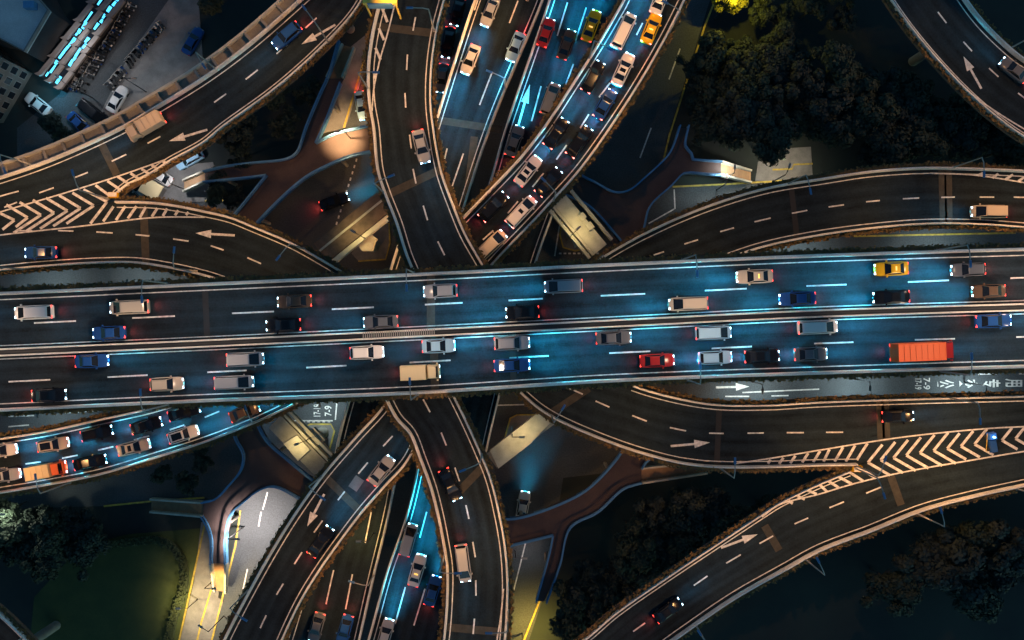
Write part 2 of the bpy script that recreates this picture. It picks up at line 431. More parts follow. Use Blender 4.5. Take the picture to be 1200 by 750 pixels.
# ---- C (west) -> D (east)
CT = [(-70, 524), (0, 513), (56, 504), (120, 490), (174, 478), (205, 469), (400, 410), (640, 345), (720, 292), (780, 261), (840, 237), (900, 219.5), (960, 209.5), (1020, 200.5), (1080, 196.5), (1140, 197.5), (1200, 200), (1270, 205)]
CB = [(-70, 588), (0, 578), (60, 568), (120, 556), (180, 538), (240, 519), (290, 500), (330, 482), (357, 469), (560, 410), (760, 340), (864, 300), (900, 289), (960, 277), (1020, 269), (1080, 264), (1140, 264), (1200, 268), (1270, 275)]
zCD = zc(Z_CD)
road("slip_road", "slip road crowded with cars at the lower left whose far end climbs past the dark grove at the right", "ramp",
     CT, CB, zCD, [(CT[:6], 1), (CB[:9], -1), (CT[7:], 1), (CB[10:], -1)],
     dashes=[(-10,551,6,548),(30,543.6,48,541.2),(73,537,91,533.4),(115,527.6,133,523.4),(157,515.6,175,511),(199,503.6,216,498),(240,489,257,482),
             (766,299,778,295),(802,286,818,281),(844,271.5,860,267),(884,260,903,255.5),(928,250,946,246.5),(971,242.5,989,240),(1015,236.5,1031,235),(1058,233,1077,232),(1103,231.3,1119,231),(1148,231,1165,231),(1188,231,1206,231.5)],
     lines=[[(1090, 203), (1140, 205), (1200, 214), (1260, 225)]],
     stripes=[[(1146, 205.5), (1153, 202.5)], [(1163, 208.5), (1170, 203.5)], [(1178, 210.5), (1187, 204.5)], [(1193, 212.5), (1203, 206)]],
     joints=[(1104, 199, 1106, 263), (1111, 199, 1112, 263)], djoints=[(927, 217, 934, 279)])

# ---- F2 (west) -> G1 (east): inner loop ramps
F2T = [(-70, 268), (0, 262), (64, 249), (110, 241), (137, 236), (180, 237), (210, 241), (240, 247), (270, 254), (300, 266), (340, 283), (368, 298), (405, 320), (520, 380), (640, 425), (742, 451), (760, 457), (800, 467), (840, 473), (900, 473.5), (960, 470), (1080, 466), (1200, 463), (1270, 461)]
F2B = [(-70, 326), (0, 318), (60, 312.5), (120, 309), (160, 309), (200, 315), (240, 324), (262, 331), (420, 390), (520, 430), (604, 456), (632, 480), (660, 496), (720, 521), (760, 534), (800, 543.5), (840, 547.5), (900, 547.5), (960, 545.5), (1003, 545), (1032, 539), (1094, 528), (1158, 519), (1200, 512), (1270, 500)]
zFG = zc(Z_FG)
chevF = []
for ax, ay in ((17,258),(32.5,255),(48,252),(63.5,249.5),(79,247),(94.5,244),(110,241)):
    chevF.append([(ax-25, ay-15 if ax > 20 else ay-12), (ax, ay), (ax-32 if ax > 36 else ax-14, ay+(21 if ax > 36 else 11))])
chevF += [[(98,222),(125.5,236.5),(106,262)], [(112,217),(128,229)], [(126,212),(141,222.5)], [(138,207),(151,215.5)], [(153,203),(164,210.5)], [(166,198),(175,204)], [(178,193.5),(186,199)], [(190,188.5),(196,192)],
          [(121,259.5),(133,242)], [(136,258),(147,241.5)], [(150,256),(160,241.5)], [(164,255),(171,242.5)], [(178,254),(184.5,244)], [(191,253),(196,244.5)], [(205,252.5),(209,246.5)], [(218,252),(221,248.5)]]
chevG = []
for ax, ay in ((1017,542),(1032,539),(1047,536.5),(1062,533.6),(1078,530.6),(1094,528),(1110,525.6),(1126,523),(1142,520.5),(1174,516),(1190,514)):
    k = 1.0 if ax < 1100 else 0.85 if ax < 1150 else 0.7
    chevG.append([(ax+17*k, ay-21*k), (ax, ay), (ax+26*k, ay+15*k)])
chevG += [[(965,541),(972,526.5)], [(978,541),(988,524)], [(991,541),(1002,522)], [(1004,539),(1016.5,519.5)], [(900,543.5),(903,538.5)], [(913,543.5),(918,536.5)], [(926,543),(932,534)], [(940,542),(947,531)], [(953,541.5),(961,528.5)],
          [(961,568.5),(969,576)], [(971,564),(983,571.5)], [(983,559),(998,567)], [(995,553),(1012,564)], [(1006,548),(1026,560)], [(924,587),(929,590)], [(934,581),(943,585)], [(946,574.5),(957,579)]]
loop = road("inner_loop_ramp", "brown-grey ramp below the chevron wedge at left whose far end runs along the lower right", "ramp",
     F2T, F2B, zFG, [(F2T[4:13], 1), (F2B[:8], -1), (F2T[15:], 1), (F2B[10:20], -1)],
     dashes=[(20,270.5,38,270.2),(68,270.2,86,270.8),(113,271.8,132,273),(159,275,175,276.6),(203,280,221,282.6),(247,288,262,293),(290,302,306,309),
             (667,455,683,462),(698,470,714,477),(741,487,758,493.6),(785,501,804,505),(831,507.6,848,508),(876,507.6,895,507.4),(922,507,942,507),(968,506.6,988,506.5)],
     arrows=[((275, 275.8), (229, 273.2)), ((786, 522.8), (832, 518.5))],
     lines=[[(-40, 281), (0, 275.5), (100, 264.5), (180, 255), (240, 254.5)], [(860, 543.5), (910, 536), (960, 527.6), (1060, 512), (1160, 502), (1200, 500), (1260, 497)]],
     joints=[(168, 239, 171, 309), (690, 455, 640, 488), (1031, 469, 1033, 518), (1037, 469, 1039, 517)], djoints=[(843, 474, 840, 544)])
# ---- F1 outer ramp, upper left
F1L = [(-70, 228), (0, 208), (50, 191), (100, 170), (146, 148), (180, 128), (240, 91), (290, 54), (351, 1), (395, -40)]
F1R = [(-70, 268), (0, 262), (64, 249), (110, 241), (137, 230), (150, 219), (180, 204), (200, 191), (240, 169), (262, 151), (320, 109), (360, 75), (388, 48), (412, 22), (425, 3), (445, -40)]
outer = road("outer_ramp", "upper left ramp with a left-pointing arrow, curving from the top down to the chevron wedge", "ramp",
     F1L, F1R, zf1, [(F1L, 1, dict(planter=False)), (F1R[4:], -1)], lift=0.0,
     dashes=[(251,120,265,110),(288,93,302,82),(324,63,337,52),(358,33,371,21),(173,168,188,160),(131,189,148,181),(88,208,103,202),(46,226,63,220),(5,243,20,237)],
     arrows=[((243, 152), (198, 165.5)), ((393, 29), (353, 52))],
     lines=[[(-40, 261), (0, 248.5), (70, 228), (140, 206), (194, 187)], [(-40, 242), (0, 230), (22, 224)]],
     joints=[(117, 165, 137, 205)])
# chevron markings straddle both ramps of each wedge: one painted sheet lying on the shared deck
def wedge(root, stripes, zf):
    for st in stripes:
        mb = MB()
        for a, b in zip(st, st[1:]): dash(mb, zf, *a, *b, width=0.38, dz=0.026)
        mb.build("chevron_stripe", PAINT, root)
wedge(loop, chevF, zFG); wedge(loop, chevG, zFG)

def walkway():
    """service strip with low cells outside the upper wall of the upper left ramp"""
    w = world(spline(F1L), zf1); mb = MB()
    i, o = offset(w, .06), offset(w, 1.75); lo, hi = Vector((0, 0, -.7)), Vector((0, 0, -.1))
    mb.strip([[i[k]+lo, i[k]+hi, o[k]+hi, o[k]+lo] for k in range(len(w))])
    r = mb.build("service_walkway", CONC2, outer)
    mb = MB(); a, b = offset(w, 1.55), offset(w, 1.85)
    mb.strip([[a[k]+lo, a[k]+Vector((0,0,.75)), b[k]+Vector((0,0,.75)), b[k]+lo] for k in range(len(w))])
    mb.build("outer_rail", CONC3, r)
    for k in range(1, len(w)-1, 4):
        mb = MB(); mb.strip([[i[k]+hi, i[k]+Vector((0,0,.55)), i[k+1].lerp(i[k], .5)+Vector((0,0,.55)), i[k+1].lerp(i[k], .5)+hi], [a[k]+hi, a[k]+Vector((0,0,.55)), a[k+1].lerp(a[k], .5)+Vector((0,0,.55)), a[k+1].lerp(a[k], .5)+hi]])
        mb.build("cross_rib", CONC2, r)
walkway()

# ---- G2 outer ramp, lower right
G2U = [(600, 800), (682, 749), (720, 717), (780, 675), (840, 635), (893, 600), (912, 588), (960, 565), (994, 551), (1003, 545), (1032, 539), (1094, 528), (1158, 519), (1200, 512), (1270, 500)]
G2D = [(720, 800), (786, 752), (800, 742), (860, 701), (920, 667), (960, 645), (1020, 622), (1080, 598), (1140, 582), (1200, 569), (1270, 555)]
road("outer_ramp", "lower right ramp with a right-pointing arrow rising from the bottom to the chevron wedge", "ramp",
     G2U, G2D, zg2, [(G2U[:9], 1), (G2D, -1)], lift=0.0,
     dashes=[(742,740,756,730),(777,712,792,701),(813,686,829,675),(851,660,868,650),(890,637,906,628),(931,614,947,607),(972,595,989,588),(1015,578,1032,571)],
     arrows=[((845, 642), (888, 626))],
     lines=[[(893, 606), (912, 592), (960, 579), (1000, 567), (1060, 553), (1140, 539), (1200, 529), (1260, 520)]],
     joints=[(896, 616, 913, 645), (1044, 558, 1056, 592)])
# ---- J, upper right corner; K, lower left corner
JL = [(1018, -40), (1040, 0), (1070, 42), (1108, 86), (1140, 118), (1176, 148), (1200, 164), (1270, 200)]
JR = [(1105, -40), (1130, 0), (1150, 26), (1176, 52), (1198, 70), (1270, 110)]
road("corner_ramp", "dark ramp crossing the upper right corner with an up-left arrow", "ramp", JL, JR, zFG, [(JL, -1), (JR, 1)],
     dashes=[(1099,14,1109,27),(1129,49,1139,60),(1159,80,1170,90),(1193,109,1206,119)], arrows=[((1150, 104), (1129, 66))],
     lines=[[(1120, 94), (1150, 119), (1200, 151), (1260, 182)]])
KL = [(-50, 675), (0, 714), (38, 751), (70, 790)]
KR = [(-80, 740), (-30, 770), (0, 800)]
road("corner_ramp", "short stretch of ramp cutting the lower left corner", "ramp", KL, KR, zFG, [(KL, 1)])

# ---- lower north-south carriageways H1, H2
H1L = [(572, -40), (556, 0), (514, 130), (478, 250), (400, 500), (380, 600), (345, 720), (320, 800)]
H1R = [(650, -40), (637, 0), (577, 145), (540, 258), (490, 430), (457, 600), (439, 675), (422, 750), (410, 800)]
H2L = [(655, -40), (643, 0), (592, 150), (574, 212), (545, 300), (503, 480), (477, 600), (453, 670), (431, 750), (415, 800)]
H2R = [(748, -40), (735, 0), (700, 110), (668, 200), (628, 310), (582, 480), (556, 600), (540, 680), (524, 750), (512, 800)]
zH = zc(Z_H)
road("lower_carriageway", "lower carriageway of white light-streaked lanes between the flyover and the dark slot, top centre", "elevated road",
     H1L, H1R, zH, [(H1L, -1, dict(planter=False)), (H1R, 1, dict(planter=False))],
     dashes=[(607,1,597,27),(577,84,562,123),(560,0,556,12),(543,180,530,218),(524,174,521,186),(413,673,405,714),(391,668,382,708),(402,722,395,750),(435,600,428,636)],
     joints=[(515, 141, 588, 152), (556, 160, 545, 250)])
road("lower_carriageway", "blue-lit lower carriageway squeezed under the queueing ramp, right of the dark slot", "elevated road",
     H2L, H2R, zH, [(H2L, -1, dict(planter=False)), (H2R, 1, dict(planter=False))],
     dashes=[(665,3,653,42),(634,101,623,142),(687,9,674,49),(672,75,662,102),(612,172,604,200),(500,600,492,630),(475,688,463,731),(498,690,485,733)],
     arrows=[((606, 152), (621, 99))])

# columns below every elevated road, kept clear of the lower roads
def columns():
    for root, l, r, zf, thick, want, poly in decks:
        if not want: continue
        acc = 14.0; prev = None
        for a, b in zip(l, r):
            c = (a+b)/2
            if prev is not None: acc += (c-prev).length
            prev = c
            if acc < 26: continue
            if any(d[0] is not root and d[1][len(d[1])//2].z < c.z-1 and in_poly(c, d[6]) for d in decks): continue
            acc = 0.0
            mb = MB(); mb.tube((c.x, c.y, -0.2), (c.x, c.y, c.z-thick-1.2), 0.75, 0.75, 12)
            t = (b-a).normalized(); wdt = min(3.4, (b-a).length*.36)
            n = Vector((-t.y, t.x, 0))
            def ring(f, z): return [(c+t*(f*wdt)+n*.8)*1, (c-t*(f*wdt)+n*.8)*1, (c-t*(f*wdt)-n*.8)*1, (c+t*(f*wdt)-n*.8)*1], z
            secs = []
            for f, z in ((.3, c.z-thick-1.8), (1, c.z-thick-.5), (1, c.z-thick+.02)):
                q, z_ = ring(f, z); secs.append([Vector((p.x, p.y, z_)) for p in q])
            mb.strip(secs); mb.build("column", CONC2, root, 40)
columns()

# ------------------------------------------------------------------ ground level
def sheet(name, pts, m, z, label=None, kind="structure"):
    mb = MB(); q = [P(x, y, 0) for x, y in pts]
    ar = sum(q[i].x*q[(i+1) % len(q)].y-q[(i+1) % len(q)].x*q[i].y for i in range(len(q)))
    if ar < 0: q = q[::-1]
    mb.face([(p.x, p.y, z) for p in q]); o = mb.build(name, m)
    tag(o, label, None, None, kind); return o
def slab(name, pts, m, h, label=None):
    mb = MB(); mb.prism([tuple(P(x, y, 0).to_2d()) for x, y in pts], 0.0, h); o = mb.build(name, m)
    tag(o, label, None, None, "structure"); return o
g = MB(); g.quad((-700, -700, 0), (700, -700, 0), (700, 700, 0), (-700, 700, 0))
tag(g.build("ground", SOIL), "dark park soil around and under the interchange", None, None, "structure")
sheet("boulevard", [(-120, 236), (240, 236), (300, 232), (390, 190), (405, 150), (440, 20), (455, -60), (850, -60), (832, 0), (781, 165), (790, 219), (919, 212), (960, 240), (1320, 272),
                    (1320, 480), (1000, 500), (790, 545), (660, 560), (640, 690), (600, 810), (250, 810), (248, 750), (264, 680), (283, 600), (240, 583), (120, 593), (-120, 600)], ASPH2, 0.004,
      "asphalt streets at ground level below the decks")
sheet("parking_street", [(232, -60), (205, 60), (125, 150), (110, 210), (170, 236), (20, 236), (20, 150), (70, 110), (150, -60)], ASPH2, 0.008, "dim parking street at upper left")
slab("pavement", [(236, 612), (262, 612), (259, 660), (256, 700), (262, 705), (246, 755), (238, 810), (198, 810), (212, 748), (228, 680)], PAVE, 0.12, "lit pavement beside the bright street at lower left")
slab("pavement", [(150, 68), (205, -10), (232, -10), (238, 70), (170, 130), (122, 152), (112, 145)], PAVE, 0.12, "grey pavement beside the scooter rows")
slab("pavement", [(166, 222), (188, 196), (250, 190), (262, 234), (200, 240)], PAVE, 0.12, "pale pavement below the outer ramp")
slab("traffic_island", [(440, 262), (456, 262), (457, 285), (452, 304), (420, 306), (412, 297)], PAVE, 0.14, "kerbed traffic island beside the flyover")
slab("traffic_island", [(355, 500), (363, 497), (388, 497), (392, 505), (386, 528), (370, 540)], PAVE, 0.14, "kerbed traffic island by the pier at lower left")
slab("traffic_island", [(660, 258), (656, 275), (660, 290), (674, 294), (694, 290), (700, 280)], PAVE, 0.14, "kerbed traffic island by the pier at upper right")
slab("traffic_island", [(592, 512), (598, 490), (606, 486), (634, 486), (612, 515), (596, 530)], PAVE, 0.14, "kerbed traffic island at lower right")
slab("pavement", [(405, 60), (430, 40), (428, 80), (405, 150), (372, 158), (384, 100)], PAVE, 0.12, "narrow pavement squeezed between ramp and flyover")
slab("pavement", [(888, 190), (905, 175), (950, 172), (952, 205), (925, 212), (885, 212)], PAVE, 0.12, "pavement at the foot of the right footbridge stair")
LAWNP = [(248, 618), (215, 745), (208, 810), (30, 810), (40, 700), (95, 640), (150, 626)]
sheet("lawn", LAWNP, GRASS, 0.012, "lawn at lower left lit along its right edge")
def gline(name, segs, m, width, label, z=0.016):
    for sg in segs:
        mb = MB(); ribbon(mb, [P(x, y, 0) for x, y in sg], width, z)
        tag(mb.build(name, m), label, None, None, "structure")
gline("yellow_line", [[(427, 70), (415, 110), (403, 150)], [(838, 0), (826, 30), (803, 100), (784, 160), (778, 185)], [(788, 219), (850, 216), (917, 212)], [(282, 598), (276, 640), (266, 680), (256, 720), (246, 760)],
      [(240, 236), (262, 235)], [(240, 583), (180, 587), (122, 593)], [(645, 665), (632, 705), (612, 755)], [(1000, 277), (1190, 273)], [(240, 615), (226, 680), (208, 760)], [(248, 690), (236, 730), (228, 765)],
      [(952, 192), (930, 193), (928, 198), (905, 199)]], PAINTY, 0.28, "yellow kerb lines on the ground streets", 0.13)
gline("white_line", [[(797, 57), (784, 93)], [(763, 150), (750, 185)], [(822, 103), (817, 118)], [(313.5, 577), (308, 597)], [(306, 600), (303, 617)], [(290, 667), (285, 690)], [(395, 468), (393, 492)], [(790, 222), (791, 245)],
      [(610, 466), (630, 466)], [(582, 475), (617, 474)], [(616, 636), (602, 692)], [(660, 238), (650, 300)], [(870, 460), (960, 456)], [(850, 464.5), (878, 464.5)], [(904, 464), (924, 463.5)],
      [(1098, 438), (1120, 438)], [(1146, 438.5), (1168, 438)], [(10, 488), (40, 487)], [(10, 500), (34, 498)], [(75, 484), (130, 480)], [(208, 66), (172, 100)], [(335, 493), (390, 493)], [(1194, 438), (1220, 437)],
      [(215, 80), (228, 100)], [(760, 262), (790, 245)]], PAINT, 0.2, "white lane lines on the ground streets")
gline("dotted_line", [[(418-i*2.3, 186+i*7.4), (417.2-i*2.3, 189.5+i*7.4)] for i in range(11)] + [[(348+i*6, 494), (351+i*6, 494)] for i in range(7)] + [[(655+i*5.5, 297), (658+i*5.5, 297)] for i in range(9)], PAINT, 0.24, "dotted white crossing lines on the ground streets")
am = MB(); arrow(am, lambda x, y: 0.016, (839, 454), (878, 453), 0.0)
tag(am.build("lane_arrow", PAINT), "white straight-ahead arrow on the bus lane below the main highway", None, None, "structure")
am = MB(); am.face([P(x, y, .016) for x, y in ((562, 482), (566, 482), (568, 466), (564, 466))])
tag(am.build("lane_arrow", PAINT), "white painted mark on the narrow street right of the flyover", None, None, "structure")

def road_text(txt, px, py, h, ang, name, label, xs=1.0, z=0.02, bold=0.012):
    cu = bpy.data.curves.new(name, 'FONT'); cu.body = txt; cu.size = 1.0; cu.align_x = 'CENTER'; cu.align_y = 'CENTER'; cu.offset = bold
    t = bpy.data.objects.new(name, cu); col.objects.link(t)
    bpy.context.view_layer.update()
    dg = bpy.context.evaluated_depsgraph_get()
    me = bpy.data.meshes.new_from_object(t.evaluated_get(dg)); bpy.data.objects.remove(t)
    o = bpy.data.objects.new(name, me); col.objects.link(o); me.materials.clear(); me.materials.append(PAINT)
    o.location = P(px, py, 0)+Vector((0, 0, z)); o.rotation_euler = (0, 0, R(ang)); o.scale = (h*xs, h, 1)
    tag(o, label, None, None, "structure"); return o
for i, (ch, x) in enumerate((("公", 1106), ("交", 1133), ("专", 1160), ("用", 1187))):
    road_text(ch, x, 450.0-(x-1106)*.012, 3.0, -90, "road_lettering", "white road lettering %s on the bus lane" % ch, 0.46, bold=.02)
road_text("7-9", 1085.5, 449.5, 1.45, -90, "road_lettering", "white numerals 7-9 on the bus lane", 1.0)
road_text("17-19", 1075.5, 449.5, 1.45, -90, "road_lettering", "white numerals 17-19 on the bus lane", 0.55)
road_text("7-9", 385, 481.5, 1.5, 90, "road_lettering", "white numerals 7-9 on the blue lit street", 0.85)
road_text("17-19", 372, 481.5, 1.5, 90, "road_lettering", "white numerals 17-19 on the blue lit street", 0.6)

# ------------------------------------------------------------------ footbridges
def footbridge(label, polys, rails, stairs=()):
    root = empty("footbridge", (0, 0, 0), 0, label, "footbridge")
    for poly in polys:
        mb = MB(); mb.prism([tuple(P(x, y, Z_PED).to_2d()) for x, y in poly], Z_PED-0.5, Z_PED); mb.build("deck", MAROON, root)
    for rl in rails:
        w = world(spline(rl, 5), zc(Z_PED)); mb = MB()
        a, b = offset(w, .07), offset(w, -.07)
        mb.strip([[a[k]+Vector((0,0,-.55)), a[k]+Vector((0,0,.28)), b[k]+Vector((0,0,.28)), b[k]+Vector((0,0,-.55))] for k in range(len(w))])
        a, b = up(offset(w, .12), 1.05), up(offset(w, -.12), 1.05)
        mb.strip([[a[k], a[k]+Vector((0,0,.08)), b[k]+Vector((0,0,.08)), b[k]] for k in range(len(w))])
        acc = 9
        for i, p in enumerate(w):
            if i: acc += (p-w[i-1]).length
            if acc > 1.4: acc = 0; mb.tube(p+Vector((0,0,.2)), p+Vector((0,0,1.08)), .04, .04, 5)
        mb.build("railing", RAILB, root)
        acc = 9.0
        for i, p in enumerate(w[1:-1], 1):
            acc += (p-w[i-1]).length
            if acc > 15:
                acc = 0; mb = MB(); mb.tube((p.x, p.y, -.2), (p.x, p.y, Z_PED-.45), .28, .28, 10); mb.build("column", CONC2, root, 40)
    for (a, b, c, d), drop in stairs:     # stair quad: a-b upper end, c-d lower end (pixels), treads as separate steps
        n = 16; A, B = P(*a, Z_PED), P(*b, Z_PED); C, D = P(*c, Z_PED), P(*d, Z_PED); mb = MB()
        for i in range(n):
            z = Z_PED-drop*(i+1)/(n+1)
            p0, p1, q0, q1 = A.lerp(D, i/n), A.lerp(D, (i+1)/n), B.lerp(C, i/n), B.lerp(C, (i+1)/n)
            mb.prism([p0.to_2d(), p1.to_2d(), q1.to_2d(), q0.to_2d()], z-.16, z)
        mb.build("stair", TREAD, root)
        for p, q in ((A, D), (B, C)):
            mb = MB(); dirn = (q-p).normalized(); nn = Vector((-dirn.y, dirn.x, 0))*.14; dz = Vector((0, 0, -drop))
            mb.strip([[p+nn+Vector((0,0,-.4)), p+nn+Vector((0,0,1.05)), p-nn+Vector((0,0,1.05)), p-nn+Vector((0,0,-.4))],
                      [q+nn+dz+Vector((0,0,-.1)), q+nn+dz+Vector((0,0,1.05)), q-nn+dz+Vector((0,0,1.05)), q-nn+dz+Vector((0,0,-.1))]])
            mb.build("stair_parapet", CONC3, root)
    return root
footbridge("maroon footbridge at upper left whose east arm glows orange beside the flyover",
    [[(240,202),(266,196),(296,192),(338,187),(349,180),(360,150),(376,112),(384,92),(402,92),(392,115),(380,150),(371,169),(394,158),(450,146),(450,176),(432,179),(410,184),(380,197),(360,208),(336,228),(306,258),(270,300),(235,300),(280,248),(314,206),(290,209),(240,214)]],
    [[(240,202),(266,196),(296,192),(338,187),(349,180),(360,150),(376,112),(386,90),(398,48)], [(371,169),(380,150),(400,98)], [(371,169),(394,158),(452,145)], [(450,176),(432,179),(410,184),(380,197),(360,208),(336,228),(306,258),(272,298)], [(235,300),(280,248),(314,206)], [(314,206),(290,209),(240,214)]],
    [(((240,202),(240,214),(206,221),(206,208)), 3.6), (((384,92),(402,92),(412,50),(398,46)), 3.0)])
footbridge("maroon footbridge at upper right with a brown stair running east to the grove",
    [[(640,180),(665,195),(682,207),(696,214),(720,226),(736,224),(756,208),(782,183),(788,172),(795,150),(808,150),(804,172),(809,183),(811,188),(845,190.5),(845,206),(808,203),(800,204),(786,218),(764,238),(758,248),(755,262),(740,320),(700,320),(720,274),(690,242),(670,232),(625,215)]],
    [[(640,180),(665,195),(682,207),(696,214),(720,226),(736,224),(756,208),(782,183),(788,172),(796,148)], [(806,148),(802,172),(809,181),(811,188)], [(811,188),(845,190.5)], [(845,206),(808,203)], [(808,203),(800,204),(786,218),(764,238),(758,248),(755,262),(745,300)], [(625,215),(670,232),(690,242),(720,274),(745,305)]],
    [(((845,190.5),(845,206),(888,209.5),(888,195.5)), 4.2)])
footbridge("maroon footbridge at lower left branching beside the bright pale street",
    [[(300,470),(270,490),(278,514),(287,532),(284,550),(270,568),(254,584),(238,588),(238,604),(244,614),(249,630),(249,660),(266,660),(266,630),(272,602),(284,590),(306,573),(320,569),(334,573),(350,582),(372,592),(400,575),(372,562),(360,556),(336,536),(314,516),(306,500)]],
    [[(270,490),(278,514),(287,532),(284,550),(270,568),(254,584),(238,588)], [(238,604),(244,614),(249,630),(249,660)], [(266,660),(266,630),(272,602),(284,590),(306,573),(320,569),(334,573),(350,582),(380,596)], [(300,490),(314,516),(336,536),(360,556),(390,578)]],
    [(((238,588),(238,604),(166,605),(166,590)), 3.9), (((249,660),(266,660),(257,702),(244,700)), 3.6)])
footbridge("dark maroon footbridge at lower right forking toward the bottom and the trees",
    [[(560,600),(600,607),(632,599),(680,578),(700,562),(720,540),(735,518),(775,528),(756,541),(752,549),(751,564),(730,572),(700,599),(668,617),(666,626),(656,660),(638,705),(628,704),(644,646),(648,626),(598,638),(560,645)]],
    [[(560,604),(600,607),(632,599),(680,578),(700,562),(720,540),(730,526)], [(775,528),(756,541),(751,549)], [(751,565),(730,572),(700,599),(668,617),(656,660),(640,705)], [(628,704),(644,646),(648,626)], [(648,626),(598,638),(560,645)]],
    [(((751,548),(752,565),(834,558.5),(834,545)), 3.8)])

# ------------------------------------------------------------------ straddle beams (pier caps) seen between the decks
def straddle(label, a, b, wd, cap, z, cols, thin=None, capm=CONC3, beamm=CONC2):
    root = empty("straddle_beam", (0, 0, 0), 0, label, "concrete pier")
    A, B = P(*a, z), P(*b, z); d = (B-A).normalized(); n = Vector((-d.y, d.x, 0)); mb = MB()
    mb.prism([tuple((A+n*wd/2).to_2d()), tuple((B+n*wd/2).to_2d()), tuple((B-n*wd/2).to_2d()), tuple((A-n*wd/2).to_2d())], z-1.6, z)
    mb.build("beam", beamm, root)
    for off, w2 in (thin or ()):
        mb = MB(); q = n*off
        mb.prism([tuple((A+q+n*w2/2).to_2d()), tuple((B+q+n*w2/2).to_2d()), tuple((B+q-n*w2/2).to_2d()), tuple((A+q-n*w2/2).to_2d())], z-1.1, z+.15)
        mb.build("girder", CONC3, root)
    for poly, zz in cap:
        mb = MB(); mb.prism([tuple(P(x, y, zz).to_2d()) for x, y in poly], zz-1.2, zz); mb.build("pier_cap", capm, root)
    for c in cols:
        q = P(*c, z-1); mb = MB(); mb.tube((q.x, q.y, -.2), (q.x, q.y, z-1.3), .9, .9, 12); mb.build("column", CONC2, root, 40)
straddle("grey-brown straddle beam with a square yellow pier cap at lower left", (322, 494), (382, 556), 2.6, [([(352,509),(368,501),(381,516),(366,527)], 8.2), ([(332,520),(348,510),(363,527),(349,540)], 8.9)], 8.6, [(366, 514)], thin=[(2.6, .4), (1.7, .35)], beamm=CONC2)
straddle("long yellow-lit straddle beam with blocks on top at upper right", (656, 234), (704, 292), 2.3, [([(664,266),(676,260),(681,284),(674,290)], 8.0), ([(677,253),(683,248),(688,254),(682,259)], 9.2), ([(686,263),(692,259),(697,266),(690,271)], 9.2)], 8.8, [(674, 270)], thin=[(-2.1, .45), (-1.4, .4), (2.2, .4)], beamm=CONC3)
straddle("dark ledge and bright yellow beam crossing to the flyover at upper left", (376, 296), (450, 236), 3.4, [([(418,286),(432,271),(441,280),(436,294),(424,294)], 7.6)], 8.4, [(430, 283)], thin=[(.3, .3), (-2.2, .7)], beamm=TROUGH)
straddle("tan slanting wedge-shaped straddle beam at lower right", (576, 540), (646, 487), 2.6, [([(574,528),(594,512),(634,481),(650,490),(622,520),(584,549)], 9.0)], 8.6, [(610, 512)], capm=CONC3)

# ------------------------------------------------------------------ lamps
def batwing(name, color, power, fw=1.15, bk=0.22, along=2.35):
    L = bpy.data.lights.new(name, 'POINT'); L.energy = power; L.color = color; L.shadow_soft_size = 0.12; L.use_nodes = True
    nt = L.node_tree; em = nt.nodes["Emission"]; tc = nt.nodes.new("ShaderNodeTexCoord"); sp = nt.nodes.new("ShaderNodeSeparateXYZ")
    nt.links.new(tc.outputs["Normal"], sp.inputs[0])
    def M(op, a, b=None, cl=False):
        n = nt.nodes.new("ShaderNodeMath"); n.operation = op; n.use_clamp = cl
        for i, v in enumerate((a, b)):
            if v is None: continue
            if isinstance(v, (int, float)): n.inputs[i].default_value = v
            else: nt.links.new(v, n.inputs[i])
        return n.outputs[0]
    def ramp(v, a, b, c, d):
        n = nt.nodes.new("ShaderNodeMapRange"); n.interpolation_type = 'SMOOTHSTEP'
        for k, x in zip(("From Min", "From Max", "To Min", "To Max"), (a, b, c, d)): n.inputs[k].default_value = x
        nt.links.new(v, n.inputs["Value"]); return n.outputs["Result"]
    nz = M('MAXIMUM', M('MULTIPLY', sp.outputs[2], -1.0), 0.06)
    rx = M('DIVIDE', M('ABSOLUTE', sp.outputs[0]), nz); ry = M('DIVIDE', sp.outputs[1], nz)
    k = M('POWER', nz, -3.0)
    k = M('MINIMUM', k, 30.0)
    k = M('MULTIPLY', k, ramp(rx, along*.55, along, 1, 0)); k = M('MULTIPLY', k, ramp(ry, fw, fw*1.7, 1, 0)); k = M('MULTIPLY', k, ramp(ry, -bk*1.6, -bk*.6, 0, 1))
    k = M('MULTIPLY', k, ramp(sp.outputs[2], -.1, 0, 1, 0))
    nt.links.new(k, em.inputs["Strength"]); return L
WARM = (1.0, 0.50, 0.18)
L_RAMP = batwing("street_light", WARM, 1350)
L_MAIN = batwing("street_light_main", (1.0, 0.68, 0.46), 1150)
lamp_proto = {}
